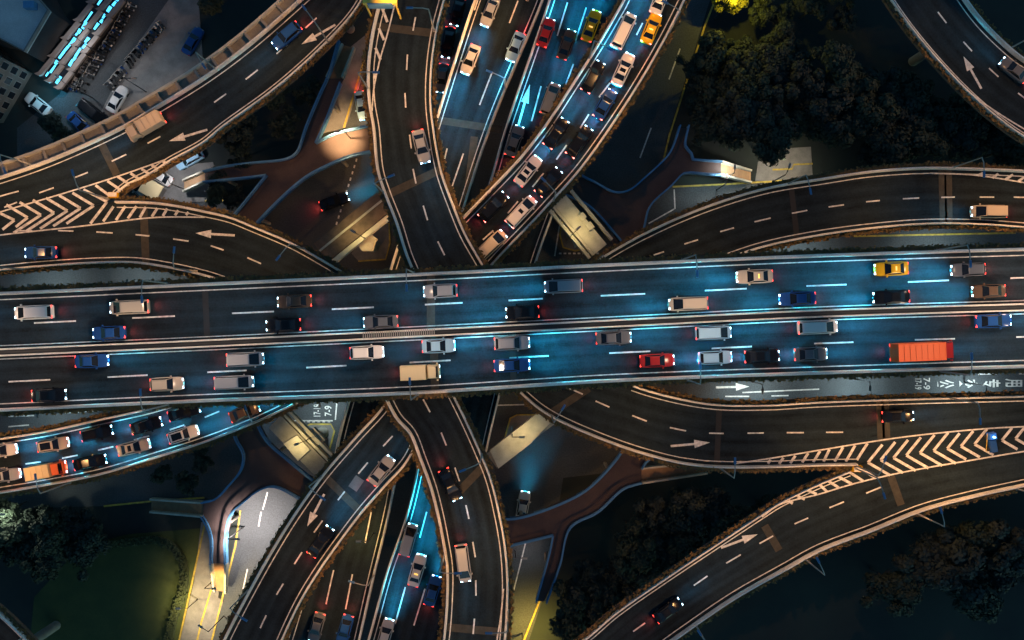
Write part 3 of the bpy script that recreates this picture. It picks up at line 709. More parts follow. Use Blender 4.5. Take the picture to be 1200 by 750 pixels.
def street_lamp(px, py, z, dx, dy, label, light=L_RAMP, h=9.0, arm=2.0):
    base = P(px, py, z); ang = math.atan2(-dy, dx) - math.pi/2
    key = (light.name, h)
    if key not in lamp_proto:
        r = empty("street_lamp")
        mb = MB(); mb.tube((0, 0, 0), (0, 0, h-.5), .13, .08); mb.box(-.2, .2, -.2, .2, 0, .5); mb.build("pole", STEEL, r, 40)
        mb = MB(); mb.tube((0, 0, h-.6), (0, .7, h-.12), .08, .07); mb.tube((0, .7, h-.12), (0, arm, h), .07, .06); mb.build("arm", STEEL, r, 40)
        mb = MB(); mb.box(-.15, .15, arm-.1, arm+.85, h-.06, h+.12, .05, .08); hd = mb.build("lamp_head", HEADM, r)
        mb = MB(); mb.box(-.11, .11, arm+.05, arm+.7, h-.1, h-.062); mb.build("lens", LENS, hd)
        lo = bpy.data.objects.new("lamp_light", light); lo.location = (0, arm+.45, h-.28); lo.parent = r; col.objects.link(lo)
        lamp_proto[key] = r; o = r
    else: o = copy_tree(lamp_proto[key])
    o.location = base; o.rotation_euler = (0, 0, ang)
    return tag(o, label, "street lamp", "street lamps along the elevated decks")
for x, y, d, t in ((198, 332, 1, "on the main highway's north wall above the grey street gap at left"), (485, 319.5, 1, "on the main highway's north wall beside the flyover"), (800, 304, 1, "on the main highway's north wall where the slip road meets it"), (1096, 293.5, 1, "on the main highway's north wall near the right edge"),
                   (198, 474, -1, "on the main highway's south wall above the slip road queue"), (490, 462, -1, "on the main highway's south wall above the flyover"), (805, 445, -1, "on the main highway's south wall right of the inner loop ramp"), (1099, 435, -1, "on the main highway's south wall above the bus lane lettering"),
                   (-60, 345, 1, "on the north wall past the left edge"), (-60, 485, -1, "on the south wall past the left edge"), (1250, 288, 1, "on the north wall past the right edge"), (1260, 430, -1, "on the south wall past the right edge")):
    street_lamp(x, y, Z_MAIN, 0.04*d, d, "street lamp " + t, L_MAIN)
for x, y, z, dx, dy, t in ((432, 105, Z_A, 1, .05, "on the flyover's left wall near the painted gore at the top"), (450, 226, Z_A, 1, -.4, "on the flyover's left wall beside the yellow beam"), (565, 531, Z_A, -1, .4, "on the flyover's right wall above the tan wedge beam"), (595, 715, Z_A, -1, 0, "on the flyover's right wall at the bottom"), (509, 36, Z_A, -1, 0, "on the flyover's right wall at the top of the picture"), (521, 650, Z_A, 1, 0, "on the flyover's left wall beside the blue carriageway"),
                           (784, 38, Z_BE, -1, -.5, "on the queueing ramp's right wall beside the yellow taxi"), (648, 236, Z_BE, -.7, -.7, "on the queueing ramp's right wall above the long yellow beam"), (378, 557, Z_BE, .8, .6, "on the lower queueing ramp's left wall beside the grey pier"), (292, 690, Z_BE, .8, .5, "on the lower queueing ramp's left wall beside the bright street"), (690, 70, Z_BE, .8, .5, "on the queueing ramp's left wall above the blue carriageway"),
                           (83, 565, Z_CD, -.15, -1, "on the slip road's south wall above the dark trees"), (316, 488, Z_CD, -.4, -1, "on the slip road's south wall where it dives under the highway"), (-30, 581, Z_CD, -.1, -1, "past the left edge on the slip road"),
                           (700, 304, Z_CD, .5, 1, "where the right slip road leaves the highway"), (922, 216, Z_CD, .2, 1, "on the right slip road's north wall by the stair"), (1115, 197, Z_CD, 0, 1, "on the right slip road's north wall below the grove"), (1235, 203, Z_CD, 0, 1, "past the right edge on the slip road"),
                           (127, 233, Z_FG, -.3, -1, "standing in the nose of the left chevron wedge"), (30, 316, Z_FG, -.1, -1, "on the lower left ramp's south wall"), (357, 292, Z_FG, -.7, .9, "on the inner loop ramp's upper wall before it dives under the highway"), (230, 318, Z_FG, .1, -1, "on the inner loop ramp's lower wall near the highway"), (40, 194, Z_FG, .4, 1, "on the outer left ramp's upper wall near the left edge"),
                           (254, 82, Z_FG, .5, .8, "on the outer left ramp's upper wall beside the dark trees"), (385, 50, Z_FG, -.6, -.8, "on the outer left ramp's lower wall near the top"),
                           (646, 487, Z_FG, .6, -1, "on the inner loop ramp's lower wall beside the tan wedge beam"), (843, 548, Z_FG, 0, -1, "on the inner loop ramp's lower wall above the blue footbridge rail"), (1001, 545, Z_FG, .3, -1, "standing in the nose of the right chevron wedge"), (1000, 548, Z_FG, .3, 1, "beside the nose of the right chevron wedge facing the outer ramp"),
                           (942, 654, Z_FG, -.5, -1, "on the outer right ramp's south wall below the pointing arrow"), (815, 732, Z_FG, -.6, -.9, "on the outer right ramp's south wall at the bottom"), (1073, 601, Z_FG, -.3, -1, "on the outer right ramp's south wall near the chevrons"), (1190, 572, Z_FG, -.3, -1, "on the outer right ramp's south wall at the right edge"), (1110, 466, Z_FG, 0, 1, "on the inner loop ramp's upper wall below the bus lane lettering"),
                           (1183, 57, Z_FG, -.6, .8, "on the upper right corner ramp"), (30, 745, Z_FG, -.6, .8, "on the lower left corner ramp")):
    street_lamp(x, y, z, dx, dy, "street lamp " + t)
for x, y, dx, dy, t in ((540, 258, -1, -.4, "low lamp between the two lower carriageways under the flyover"), (592, 105, -1, -.4, "low lamp on the dark slot between the lower carriageways at the top"), (439, 672, -1, -.3, "low lamp beside the lower carriageway at the bottom"), (618, 0, -1, -.4, "lamp on the dark slot at the very top")):
    street_lamp(x, y, Z_H, dx, dy, t, h=6.6)

def ground_lamp(px, py, label, color, power, h=7.0, rot=0.0, arm=1.2, lens=LENSW, size=.25, z0=0.0, spot=True, cone=140):
    r = empty("lamp_post", P(px, py, z0), rot, label, "lamp post")
    mb = MB(); mb.tube((0, 0, 0), (0, 0, h), .10, .07); mb.build("pole", CHROME, r, 40)
    mb = MB(); mb.tube((0, 0, h), (arm, 0, h+.15), .06, .05); mb.build("arm", CHROME, r, 40)
    mb = MB(); mb.box(arm-.2, arm+.6, -.17, .17, h+.1, h+.22, .05, .04); hd = mb.build("lamp_head", STEEL, r)
    mb = MB(); mb.box(arm-.12, arm+.52, -.12, .12, h+.06, h+.096); mb.build("lens", lens, hd)
    L = bpy.data.lights.new("ground_light", 'SPOT' if spot else 'POINT'); L.energy = power; L.color = color; L.shadow_soft_size = size
    if spot: L.spot_size = R(cone); L.spot_blend = .8
    lo = bpy.data.objects.new("lamp_light", L); lo.location = (arm+.2, 0, h-.1); lo.parent = r; col.objects.link(lo)
    return r
ground_lamp(286, 617, "lamp post flooding the pale street at lower left with white light", (1.0, .86, .80), 17000, 8.0, 0)
ground_lamp(262, 722, "lamp post beside the lit pavement near the bottom left", (1.0, .80, .5), 6500, 7.0, math.pi*.8)
ground_lamp(232, 702, "lamp post at the edge of the lawn", (1.0, .74, .28), 1600, 4.5, math.pi)
ground_lamp(255, 676, "lamp post at the foot of the lower left footbridge stair", (1.0, .62, .22), 2200, 6.0, 0)
ground_lamp(612, 742, "lamp post pouring yellow light at the bottom centre", (1.0, .66, .12), 6000, 5.5, .4)
ground_lamp(838, 22, "lamp post glowing yellow through a tree at the top", (1.0, .74, .05), 2600, 9.5, 0, size=.15, spot=False)
ground_lamp(417, 169, "lamp post lighting the orange arm of the upper left footbridge", (1.0, .62, .28), 13000, 9.5, math.pi, arm=.9, cone=84)
ground_lamp(31, 588, "white lamp post glaring through the trees at lower left", (.95, 1.0, .80), 1100, 9.0, 0, spot=False)
ground_lamp(905, 213, "lamp post at the foot of the right footbridge stair", (1.0, .86, .6), 2400, 7.0, 1.2)
ground_lamp(846, 212, "small lamp post beside the right footbridge stair", (1.0, .9, .8), 1300, 8.0, 1.57, arm=.6)
ground_lamp(222, 224, "lamp post on the pale pavement below the outer ramp", (.95, .95, 1.0), 2300, 8.0, 2.0)
ground_lamp(109, 115, "ball lamp post beside the parked cars at upper left", (.95, .97, 1.0), 1500, 9.0, 2.4)
ground_lamp(438, 285, "lamp post on the traffic island by the flyover", (1.0, .72, .25), 620, 11.5, 2.6)
ground_lamp(378, 505, "lamp post on the traffic island by the lower left pier", (1.0, .74, .3), 620, 11.5, 3.5)
ground_lamp(664, 284, "lamp post on the traffic island by the upper right beam", (1.0, .74, .3), 620, 12.0, .8)
ground_lamp(600, 500, "lamp post on the traffic island by the tan wedge beam", (1.0, .74, .32), 620, 12.5, 0)
ground_lamp(604, 646, "small white lamp beside the flyover at the bottom", (1.0, .9, .85), 300, 4.0, 0)
ground_lamp(300, 500, "lamp under the slip road beside the blue lit street", (.3, .65, 1.0), 300, 4.0, 0)
ground_lamp(446, 612, "yellow lamp below the queueing ramp beside the lower carriageway", (1.0, .66, .15), 900, 12.0, 3.14)
for x, y, pw, t in ((1130, 448, 2600, "under the highway beside the bus lane lettering"), (1000, 444, 2600, "under the highway above the inner loop ramp"), (880, 447, 2200, "under the highway beside the bus lane arrow"), (60, 345, 1300, "under the highway at the far left"), (170, 340, 1300, "under the highway left of the lamp"), (70, 474, 1300, "under the highway above the slip road"), (1090, 300, 1500, "under the highway at the right"), (930, 305, 1500, "under the highway right of centre"), (840, 222, 1000, "beside the footbridge stair on the street"), (385, 462, 1800, "under the highway beside the painted numerals")):  # unseen lamps, added to brighten the street strips below the decks
    ground_lamp(x, y, "added lamp post " + t, (.72, .95, 1.0), pw*1.7, 6.5, 1.57 if y < 400 else -1.57, arm=.8)
ground_lamp(121, 66, "added lamp post between the zigzag roof and the scooter rows", (.9, .95, 1.0), 700, 7.0, 2.4)  # extra lamp added to bring the dark scooter row out
ground_lamp(172, 108, "lamp post on the grey pavement beside the scooters", (.9, .95, 1.0), 1000, 8.0, 0)

# ------------------------------------------------------------------ gantry, blue works unit
def gantry():
    r = empty("sign_gantry", P(430, 4, Z_A), 0, "yellow steel sign gantry over the gore at the top edge", "gantry")
    a, b = P(428, 4, Z_A+5)-r.location, P(464, 6, Z_A+5)-r.location
    a.z = b.z = 0
    mb = MB()
    for q in (a, b):
        mb = MB(); mb.tube((q.x, q.y, 0), (q.x, q.y, 5.4), .16, .14); mb.build("post", YSTEEL, r, 40)
    mb = MB(); mb.box(a.x-.2, b.x+.2, a.y-.3, a.y+.5, 5.2, 5.9); mb.build("beam", YSTEEL, r)
    mb = MB(); mb.box(a.x+.4, b.x-.4, a.y-.42, a.y-.33, 4.2, 6.0); mb.build("sign_panel", RAILB, r)
gantry()
def works_unit():
    r = empty("works_trailer", P(1160, 518, zFG(0, 0)), R(100), "blue wheeled works trailer with a raised arrow board parked on the right chevrons", "trailer")
    mb = MB(); mb.box(-1.4, .4, -.5, .5, .35, .95, .06, .06); mb.build("body", CARP["blue"], r)
    mb = MB(); mb.box(.45, 1.5, -.55, .55, .4, 1.3, .1, .1); mb.build("engine_cover", paint("bright_blue_cover", (.03, .18, .7)), r)
    mb = MB(); mb.tube((-1.2, .75, 0), (1.6, .95, 1.6), .06, .06); mb.build("barrier_pole", PAINTY, r)
    mb = MB(); mb.tube((.9, 0, 1.3), (.9, 0, 1.7), .16, .12); mb.build("beacon", emit("blue_beacon_glow", (.25, .55, 1.0), 6), r)
    for x in (-.9, .9):
        for y in (-.58, .58):
            mb = MB(); mb.tube((x, y-.1, .3), (x, y+.1, .3), .3, .3, 12); mb.build("wheel", TYRE, r)
works_unit()
def nose(px, py, label):
    r = empty("crash_cushion", P(px, py, zFG(0, 0)), 0, label, "crash barrier")
    mb = MB(); mb.box(-.8, .8, -.45, .45, .02, .9, .15, .1); mb.build("drum", CARP["yellow"], r)
    mb = MB(); mb.box(-.6, .6, -.3, .3, .9, 1.0); mb.build("cap", CONC, r)
nose(135, 229, "yellow crash cushion at the nose of the left chevron wedge")
nose(1003, 549, "yellow crash cushion at the nose of the right chevron wedge")

# ------------------------------------------------------------------ vehicles
def head_beam(power):
    """dipped headlight: an even patch on the road ahead, cut off below the horizon"""
    L = bpy.data.lights.new("headlight_beam", 'POINT'); L.energy = power; L.color = (0.02, 0.52, 0.85); L.shadow_soft_size = .12; L.use_nodes = True
    nt = L.node_tree; em = nt.nodes["Emission"]; tc = nt.nodes.new("ShaderNodeTexCoord"); sp = nt.nodes.new("ShaderNodeSeparateXYZ")
    nt.links.new(tc.outputs["Normal"], sp.inputs[0])
    def M(op, a, b=None):
        n = nt.nodes.new("ShaderNodeMath"); n.operation = op
        for i, v in enumerate((a, b)):
            if v is None: continue
            if isinstance(v, (int, float)): n.inputs[i].default_value = v
            else: nt.links.new(v, n.inputs[i])
        return n.outputs[0]
    def ramp(v, a, b, c, d):
        n = nt.nodes.new("ShaderNodeMapRange"); n.interpolation_type = 'SMOOTHSTEP'
        for k, x in zip(("From Min", "From Max", "To Min", "To Max"), (a, b, c, d)): n.inputs[k].default_value = x
        nt.links.new(v, n.inputs["Value"]); return n.outputs["Result"]
    nz = M('MAXIMUM', M('MULTIPLY', sp.outputs[2], -1.0), 0.03)
    rx = M('DIVIDE', sp.outputs[0], nz); ry = M('ABSOLUTE', M('DIVIDE', sp.outputs[1], nz))
    spread = M('DIVIDE', ry, M('ADD', M('MULTIPLY', M('MAXIMUM', rx, 0.0), .30), 2.2))
    k = M('POWER', nz, -3.0)
    k = M('MULTIPLY', k, ramp(rx, 4.0, 24.0, 1, 0)); k = M('MULTIPLY', k, ramp(rx, -2.5, 2.0, 0, 1)); k = M('MULTIPLY', k, ramp(spread, .05, 1.5, 1, 0))
    k = M('MULTIPLY', k, M('ADD', M('MULTIPLY', ramp(rx, 1.5, 9.0, 1, 0), ramp(spread, 0.0, .9, 2.6, 0.0)), 1.0))
    k = M('MULTIPLY', k, ramp(sp.outputs[2], -.035, -.02, 1, 0))
    nt.links.new(k, em.inputs["Strength"]); return L
L_BEAMS = {1: head_beam(6), 2: head_beam(19), 3: head_beam(54), 4: head_beam(66)}
L_HEAD = L_BEAMS[2]
L_TAIL = bpy.data.lights.new("tail_light_spill", 'SPOT'); L_TAIL.energy = 220; L_TAIL.color = (1, .08, .06); L_TAIL.spot_size = R(120); L_TAIL.spot_blend = 1.0

def body_loft(st, mb):
    secs = []
    for x, w, zt, zb in st:
        h = [(0, zt+.035), (.45*w, zt+.028), (.80*w, zt), (.93*w, zt-.05), (.985*w, zt-.14), (w, (zt+zb)*.52), (.985*w, zb+.12), (.90*w, zb)]
        secs.append([(x, -y, z) for y, z in h[::-1]] + [(x, y, z) for y, z in h[1:]])
    mb.strip(secs)
def pane(mb, a, b, c, d, ins=0.07, off=0.012):
    a, b, c, d = map(Vector, (a, b, c, d)); m = (a+b+c+d)/4; n = (b-a).cross(d-a).normalized()*off
    mb.quad(*[p.lerp(m, ins)+n for p in (a, b, c, d)])
def wheel_set(r, xs, y, rad, wd=.2):
    for x in xs:
        for s in (-1, 1):
            mb = MB(); mb.tube((x, s*y-wd/2, rad), (x, s*y+wd/2, rad), rad, rad, 14)
            mb.build("wheel", TYRE, r, 40)
def lamps(r, xf, xr, wf, wr, zf, zr, brake=False):
    for s in (-1, 1):
        mb = MB(); mb.box(xf-.20, xf+.015, s*wf-.17, s*wf+.17, zf-.13, zf+.055, .03, .03); mb.build("headlight", HLAMP, r)
    for s in (-1, 1):
        mb = MB(); mb.box(xr-.02, xr+.12, s*wr-.20, s*wr+.20, zr-.12, zr+.045, .02, .03); mb.build("tail_light", BRAKE if brake else TLAMP, r)
    lo = bpy.data.objects.new("headlight_beam", L_HEAD); lo.parent = r; lo.location = (xf+.14, 0, .75); col.objects.link(lo)
    lo = bpy.data.objects.new("tail_light_spill", L_TAIL); lo.parent = r; lo.location = (xr-.12, 0, .85); lo.rotation_euler = (0, R(60), 0); col.objects.link(lo)
def make_sedan(kind):
    r = empty("car"); mb = MB()
    suv = kind == "suv"
    k = .14 if suv else 0.0
    st = [(-2.34,.58,.80,.42),(-2.29,.76,.93,.32),(-2.1,.86,.99,.26),(-1.6,.90,1.0+k,.22),(-.9,.915,.985+k,.2),(0,.92,.975+k,.2),(.9,.915,.95+k,.2),(1.5,.90,.90+k*.9,.22),(2.0,.84,.81+k*.7,.26),(2.22,.72,.72+k*.5,.32),(2.34,.52,.62+k*.3,.42)]
    body_loft(st, mb)
    zb = .97+k
    if kind == "sedan": F, B, rf, rb, zr, wr, wb = 1.0, -1.68, .22, -.98, 1.42, .60, .80
    elif suv: F, B, rf, rb, zr, wr, wb = 1.0, -2.12, .30, -1.75, 1.66, .64, .82
    base = [(F, -wb, zb), (F, wb, zb), (B, wb*.95, zb+.03), (B, -wb*.95, zb+.03)]
    # cabin: lower frustum of pillars, crowned roof on top
    roof = [(rf, -wr, zr-.05), (rf, wr, zr-.05), (rb, wr, zr-.05), (rb, -wr, zr-.05)]
    n = len(mb.v)
    mid = [(rf-.12, -wr*.86, zr), (rf-.12, wr*.86, zr), (rb+.12, wr*.86, zr), (rb+.12, -wr*.86, zr)]
    for i in range(4):
        j = (i+1) % 4
        mb.quad(base[i], base[j], roof[j], roof[i]); mb.quad(roof[i], roof[j], mid[j], mid[i])
    mb.quad(*mid)
    if suv:
        for s in (-1, 1): mb.box(rb+.1, rf-.1, s*.60-.025, s*.60+.025, zr-.02, zr+.05)
    for s in (-1, 1): mb.box(.62, .84, s*1.0-.12, s*1.0+.12, zb-.02, zb+.16, .03, .02)
    mb.build("body", CARP["black"], r, 35).material_slots[0].link = 'OBJECT'
    mb = MB(); pane(mb, base[0], base[1], roof[1], roof[0]); mb.build("windshield", GLASS, r)
    mb = MB(); pane(mb, base[2], base[3], roof[3], roof[2]); mb.build("rear_window", GLASS, r)
    for i in (1, 3):
        mb = MB(); j = (i+1) % 4; pane(mb, base[i], base[j], roof[j], roof[i], .09); mb.build("side_window", GLASS, r)
    wheel_set(r, (-1.38, 1.38), .82, .32)
    lamps(r, 2.28, -2.30, .50, .58, .70+k*.5, .90)
    return r
def make_van():
    r = empty("van"); mb = MB()
    st = [(-2.55,.72,1.0,.4),(-2.48,.86,1.1,.3),(-2.2,.92,1.15,.24),(0,.94,1.15,.22),(1.5,.93,1.10,.22),(2.1,.88,1.0,.26),(2.42,.76,.88,.32),(2.52,.58,.75,.42)]
    body_loft(st, mb)
    base = [(1.95,-.80,1.04),(1.95,.80,1.04),(-2.46,.84,1.12),(-2.46,-.84,1.12)]; roof = [(.75,-.68,1.78),(.75,.68,1.78),(-2.25,.72,1.80),(-2.25,-.72,1.80)]
    mid = [(.62,-.6,1.83),(.62,.6,1.83),(-2.1,.62,1.86),(-2.1,-.62,1.86)]
    for i in range(4):
        j = (i+1) % 4; mb.quad(base[i], base[j], roof[j], roof[i]); mb.quad(roof[i], roof[j], mid[j], mid[i])
    mb.quad(*mid)
    for s in (-1, 1): mb.box(1.3, 1.5, s*1.02-.12, s*1.02+.12, 1.1, 1.3, .03, .02)
    mb.build("body", CARP["black"], r, 35).material_slots[0].link = 'OBJECT'
    mb = MB(); pane(mb, base[0], base[1], roof[1], roof[0]); mb.build("windshield", GLASS, r)
    mb = MB(); pane(mb, base[2], base[3], roof[3], roof[2], .15); mb.build("rear_window", GLASS, r)
    for i in (1, 3):
        mb = MB(); j = (i+1) % 4; pane(mb, base[i], base[j], roof[j], roof[i], .12); mb.build("side_window", GLASS, r)
    wheel_set(r, (-1.5, 1.55), .84, .34); lamps(r, 2.46, -2.52, .54, .66, .86, 1.05)
    return r
def make_truck(L, wd, hbox, name="truck"):
    r = empty(name); h = L/2; cabl = 1.7
    mb = MB(); mb.box(h-cabl, h, -wd/2+.06, wd/2-.06, .45, 1.5, .05, .04); mb.box(h-cabl, h-.25, -wd/2+.1, wd/2-.1, 1.5, min(2.4, hbox-.1), .22, .14)
    for s in (-1, 1): mb.box(h-.4, h-.2, s*(wd/2+.12)-.1, s*(wd/2+.12)+.1, 1.3, 1.7)
    mb.build("cab", CARP["black"], r).material_slots[0].link = 'OBJECT'
    zt = min(2.4, hbox-.1)
    mb = MB(); pane(mb, (h-.25, -wd/2+.16, 1.5), (h-.25, wd/2-.16, 1.5), (h-.47, wd/2-.26, zt), (h-.47, -wd/2+.26, zt), .04, .02); mb.build("windshield", GLASS, r)
    mb = MB(); mb.box(-h, h-cabl-.1, -wd/2, wd/2, .75, hbox, .04, .04)
    nr = int((L-cabl)/.75)
    for i in range(nr+1):
        x = -h+.08+(L-cabl-.3)*i/nr; mb.box(x-.035, x+.035, -wd/2+.06, wd/2-.06, hbox+.002, hbox+.05)
    for q in (-1, 1): mb.box(-h+.05, h-cabl-.15, q*(wd/2-.1)-.04, q*(wd/2-.1)+.04, hbox+.052, hbox+.09)
    mb.build("cargo_box", CARP["cream"], r).material_slots[0].link = 'OBJECT'
    mb = MB(); mb.box(-h+.1, h-.2, -.45, .45, .45, .74); mb.build("chassis", CHROME, r)
    wheel_set(r, (-h+1.2, h-1.0), wd/2-.16, .42, .26); lamps(r, h, -h, wd/2-.3, wd/2-.25, .9, .85)
    return r
MAKERS = {"sedan": lambda: make_sedan("sedan"), "suv": lambda: make_sedan("suv"), "van": make_van,
          "truck": lambda: make_truck(5.4, 2.0, 2.35), "lorry": lambda: make_truck(8.2, 2.45, 3.3), "taxi": lambda: make_sedan("sedan")}
protos = {}
SIGN = MB(); SIGN.box(-.14, .14, -.36, .36, 0, .16, .04, .05)
def strip_suffix(n): return n.split(".")[0]
def vehicle(kind, colour, px, py, z, ang, label, group, sunroof=False, brake=False, lights=True, hood=None, beam=2):
    pk = "sedan" if kind == "taxi" else kind
    if pk not in protos: protos[pk] = o = MAKERS[pk]()
    else: o = copy_tree(protos[pk])
    for ch in list(o.children):
        if strip_suffix(ch.name) not in ("body", "cab", "cargo_box", "windshield", "rear_window", "side_window", "wheel", "headlight", "tail_light", "chassis", "headlight_beam", "tail_light_spill"):
            bpy.data.objects.remove(ch); continue
    for ch in o.children:
        k = strip_suffix(ch.name)
        if k == "body": ch.material_slots[0].material = CARP[colour]
        if k == "cab": ch.material_slots[0].material = CARP[hood or colour]
        if k == "cargo_box": ch.material_slots[0].material = CARP[colour]
        if k in ("headlight", "tail_light"):
            ch.material_slots[0].link = 'OBJECT'
            ch.material_slots[0].material = (HLAMP if k == "headlight" else (BRAKE if brake else TLAMP)) if lights else (STEEL if k == "headlight" else CARP["red"])
    if not lights:
        for ch in list(o.children):
            if ch.type == 'LIGHT': bpy.data.objects.remove(ch)
    for ch in o.children:
        if strip_suffix(ch.name) == 'headlight_beam': ch.data = L_BEAMS[beam]
    sc = rv.uniform(.95, 1.05); o.scale = (sc, rv.uniform(.97, 1.03), rv.uniform(.97, 1.05))
    cats = {"sedan": "car", "suv": "car", "van": "van", "truck": "truck", "lorry": "truck", "taxi": "taxi"}
    o.location = P(px, py, z+.7)*1; o.location.z = z+.012; o.rotation_euler = (0, 0, R(ang))
    tag(o, label, cats[kind], group)
    extras.append((o, kind, sunroof))
    return o
extras = []
rv = random.Random(5)
MG = "vehicles driving on the main highway"
zm = Z_MAIN
for k, c, x, y, lab in (
    ("van", "white", 40, 366, "white van in the north lanes of the main highway at the far left"),
    ("van", "beige", 152, 360, "pale beige van with red tail lights in the outer north lane, second from the left"),
    ("sedan", "blue", 128, 390, "dark blue car with red tail lights beside the median at far left"),
    ("sedan", "black", 332, 381, "black car with red tail lights beside the median between the two left lamps"),
    ("sedan", "brown", 345, 353, "brown car in the outer north lane below the yellow planter flowers"),
    ("sedan", "grey", 446, 377, "grey car beside the median grating"),
    ("suv", "silver", 516, 341, "silver off-roader crossing the yellow joint band in the outer north lane"),
    ("sedan", "black", 612, 366, "black car in the inner north lane just right of the joint band"),
    ("van", "silver", 660, 335.5, "silver van in the outer north lane right of the queueing ramp"),
    ("van", "beige", 806, 356, "pale beige van in the inner north lane, middle of the right half"),
    ("taxi", "beige", 884, 324, "beige taxi with an amber roof sign in the outer north lane"),
    ("sedan", "blue", 934, 350, "blue car in the inner north lane right of the pale beige van"),
    ("taxi", "yellow", 1044, 315, "yellow taxi with a glowing roof sign in the outer north lane"),
    ("sedan", "black", 1044, 348, "black car in the inner north lane below the yellow taxi"),
    ("suv", "grey", 1134, 316, "grey off-roader in the outer north lane right of the yellow taxi"),
    ("sedan", "brown", 1158, 341, "brown car in the inner north lane near the right edge")):
    vehicle(k, c, x, y, zm, 182.5, lab, MG, beam=1 if x < 420 else 2 if x < 600 else 3)
for k, c, x, y, lab in (
    ("sedan", "blue", 108, 423, "blue car south of the median at far left"),
    ("van", "silver", 288, 421, "silver van south of the median, left of centre"),
    ("suv", "white", 430, 413, "white off-roader south of the median below the grating"),
    ("sedan", "pale blue", 514, 405.5, "pale blue car south of the median on the joint band"),
    ("suv", "silver", 600, 402, "silver off-roader south of the median at centre"),
    ("sedan", "grey", 719, 396, "grey car south of the median right of centre"),
    ("van", "pale blue", 836, 390, "pale blue van south of the median"),
    ("van", "white", 958, 383.5, "white van south of the median in the right half"),
    ("sedan", "blue", 1164, 376, "blue car with red tail lights south of the median at the right edge"),
    ("sedan", "black", 58, 463, "black car in the outer south lane at the far left"),
    ("suv", "beige", 196, 450, "beige off-roader in the outer south lane above the slip road"),
    ("van", "silver", 275, 448, "silver van in the outer south lane, second of a close pair"),
    ("truck", "cream", 493, 436, "cream box truck in the outer south lane at centre"),
    ("sedan", "blue", 600, 428, "dark blue car in the outer south lane right of the cream truck"),
    ("sedan", "red", 770, 422.5, "dark red car in the outer south lane"),
    ("suv", "pale blue", 838, 419, "pale blue off-roader in the outer south lane"),
    ("sedan", "black", 893, 417.5, "black car in the outer south lane right of the pale blue off-roader"),
    ("sedan", "grey", 950, 415, "grey car in the outer south lane, left of the orange lorry"),
    ("lorry", "orange", 1078, 411.5, "orange-red lorry in the outer south lane at the right")):
    vehicle(k, c, x, y, zm, 2.5, lab, MG, hood="red" if k == "lorry" else None, beam=1 if x < 60 else 2 if x < 500 or x > 1000 else 3)
BG = "cars queueing on the diagonal ramp"
for k, c, x, y, a, lab, sr, br in (
    ("van", "white", 731, 36, 64, "white van with a long pale body beside the yellow taxi", False, True),
    ("taxi", "yellow", 763.5, 33, 68, "bright yellow taxi queueing on the diagonal ramp", False, True),
    ("taxi", "white", 774, -2, 68, "white and yellow taxi cut by the top edge of the picture", False, True),
    ("sedan", "white", 730.5, 81, 65, "white car with dark sunroof queueing below the yellow taxi", True, True),
    ("suv", "black", 695, 90, 61, "black off-roader at the left of the queue, nearest the blue carriageway", False, True),
    ("sedan", "blue", 709, 122, 60, "dark blue car in the right lane of the queue", False, True),
    ("sedan", "black", 652, 156, 56, "black car in the left lane of the queue above the white sunroof car", False, True),
    ("suv", "black", 679, 166, 55, "black off-roader in the right lane of the queue just ahead of the glaring headlights", False, True),
    ("sedan", "white", 619, 200, 52, "white car with dark sunroof in the left lane, middle of the queue", True, False),
    ("sedan", "black", 643, 213, 49, "black car whose headlights glare blue-white in the right lane of the queue", False, True),
    ("suv", "black", 578.5, 242, 45, "black off-roader with red brake lights in the left lane near the flyover", False, True),
    ("van", "white", 611, 248, 47, "white van with a small sunroof in the right lane of the queue", True, True),
    ("van", "beige", 576, 287, 43, "pale van at the tail of the queue beside the highway", False, False)):
    vehicle(k, c, x, y, Z_BE, a, lab, BG, sunroof=sr, brake=br, beam=1 if y > 210 else 3)
vehicle("sedan", "silver", 447, 551, Z_BE, 52, "silver car on the lower queueing ramp beside the flyover", BG, beam=1)
vehicle("sedan", "black", 376, 634, Z_BE, 55, "black car on the lower queueing ramp near its right wall", BG, beam=2)
CG = "cars crowding the lower left slip road"
for k, c, x, y, a, lab, sr, hd in (
    ("suv", "beige", 62.5, 521, 10, "beige off-roader with dark roof windows in the upper lane of the slip road", True, None),
    ("suv", "black", 114, 507.5, 13, "black off-roader in the upper lane of the slip road above the dark car", False, None),
    ("sedan", "black", 172, 498.5, 16, "black car in the upper lane of the slip road with bright headlights", False, None),
    ("sedan", "black", 216, 483, 17, "black car half hidden at the highway edge on the slip road", False, None),
    ("suv", "white", 215, 509, 18, "white off-roader with a long black roof and glaring headlights", True, None),
    ("sedan", "beige", 157, 524, 14, "beige car with dark windows in the lower lane of the slip road", True, None),
    ("truck", "cream", 57, 550.5, 10, "cream box truck with an orange cab on the slip road", False, "orange"),
    ("sedan", "black", 106, 541.5, 12, "black car in front of the cream box truck on the slip road", False, None),
    ("sedan", "white", 1, 528, 8, "white car cut by the left edge in the slip road's upper lane", False, None),
    ("suv", "silver", 5, 557, 8, "silver off-roader cut by the left edge in the slip road's lower lane", True, None),
    ("sedan", "brown", 287, 483, 22, "brown car with amber lights entering the slip road under the highway", False, None)):
    vehicle(k, c, x, y, Z_CD, a, lab, CG, sunroof=sr, hood=hd, beam=3)
OG = "vehicles on the other ramps"
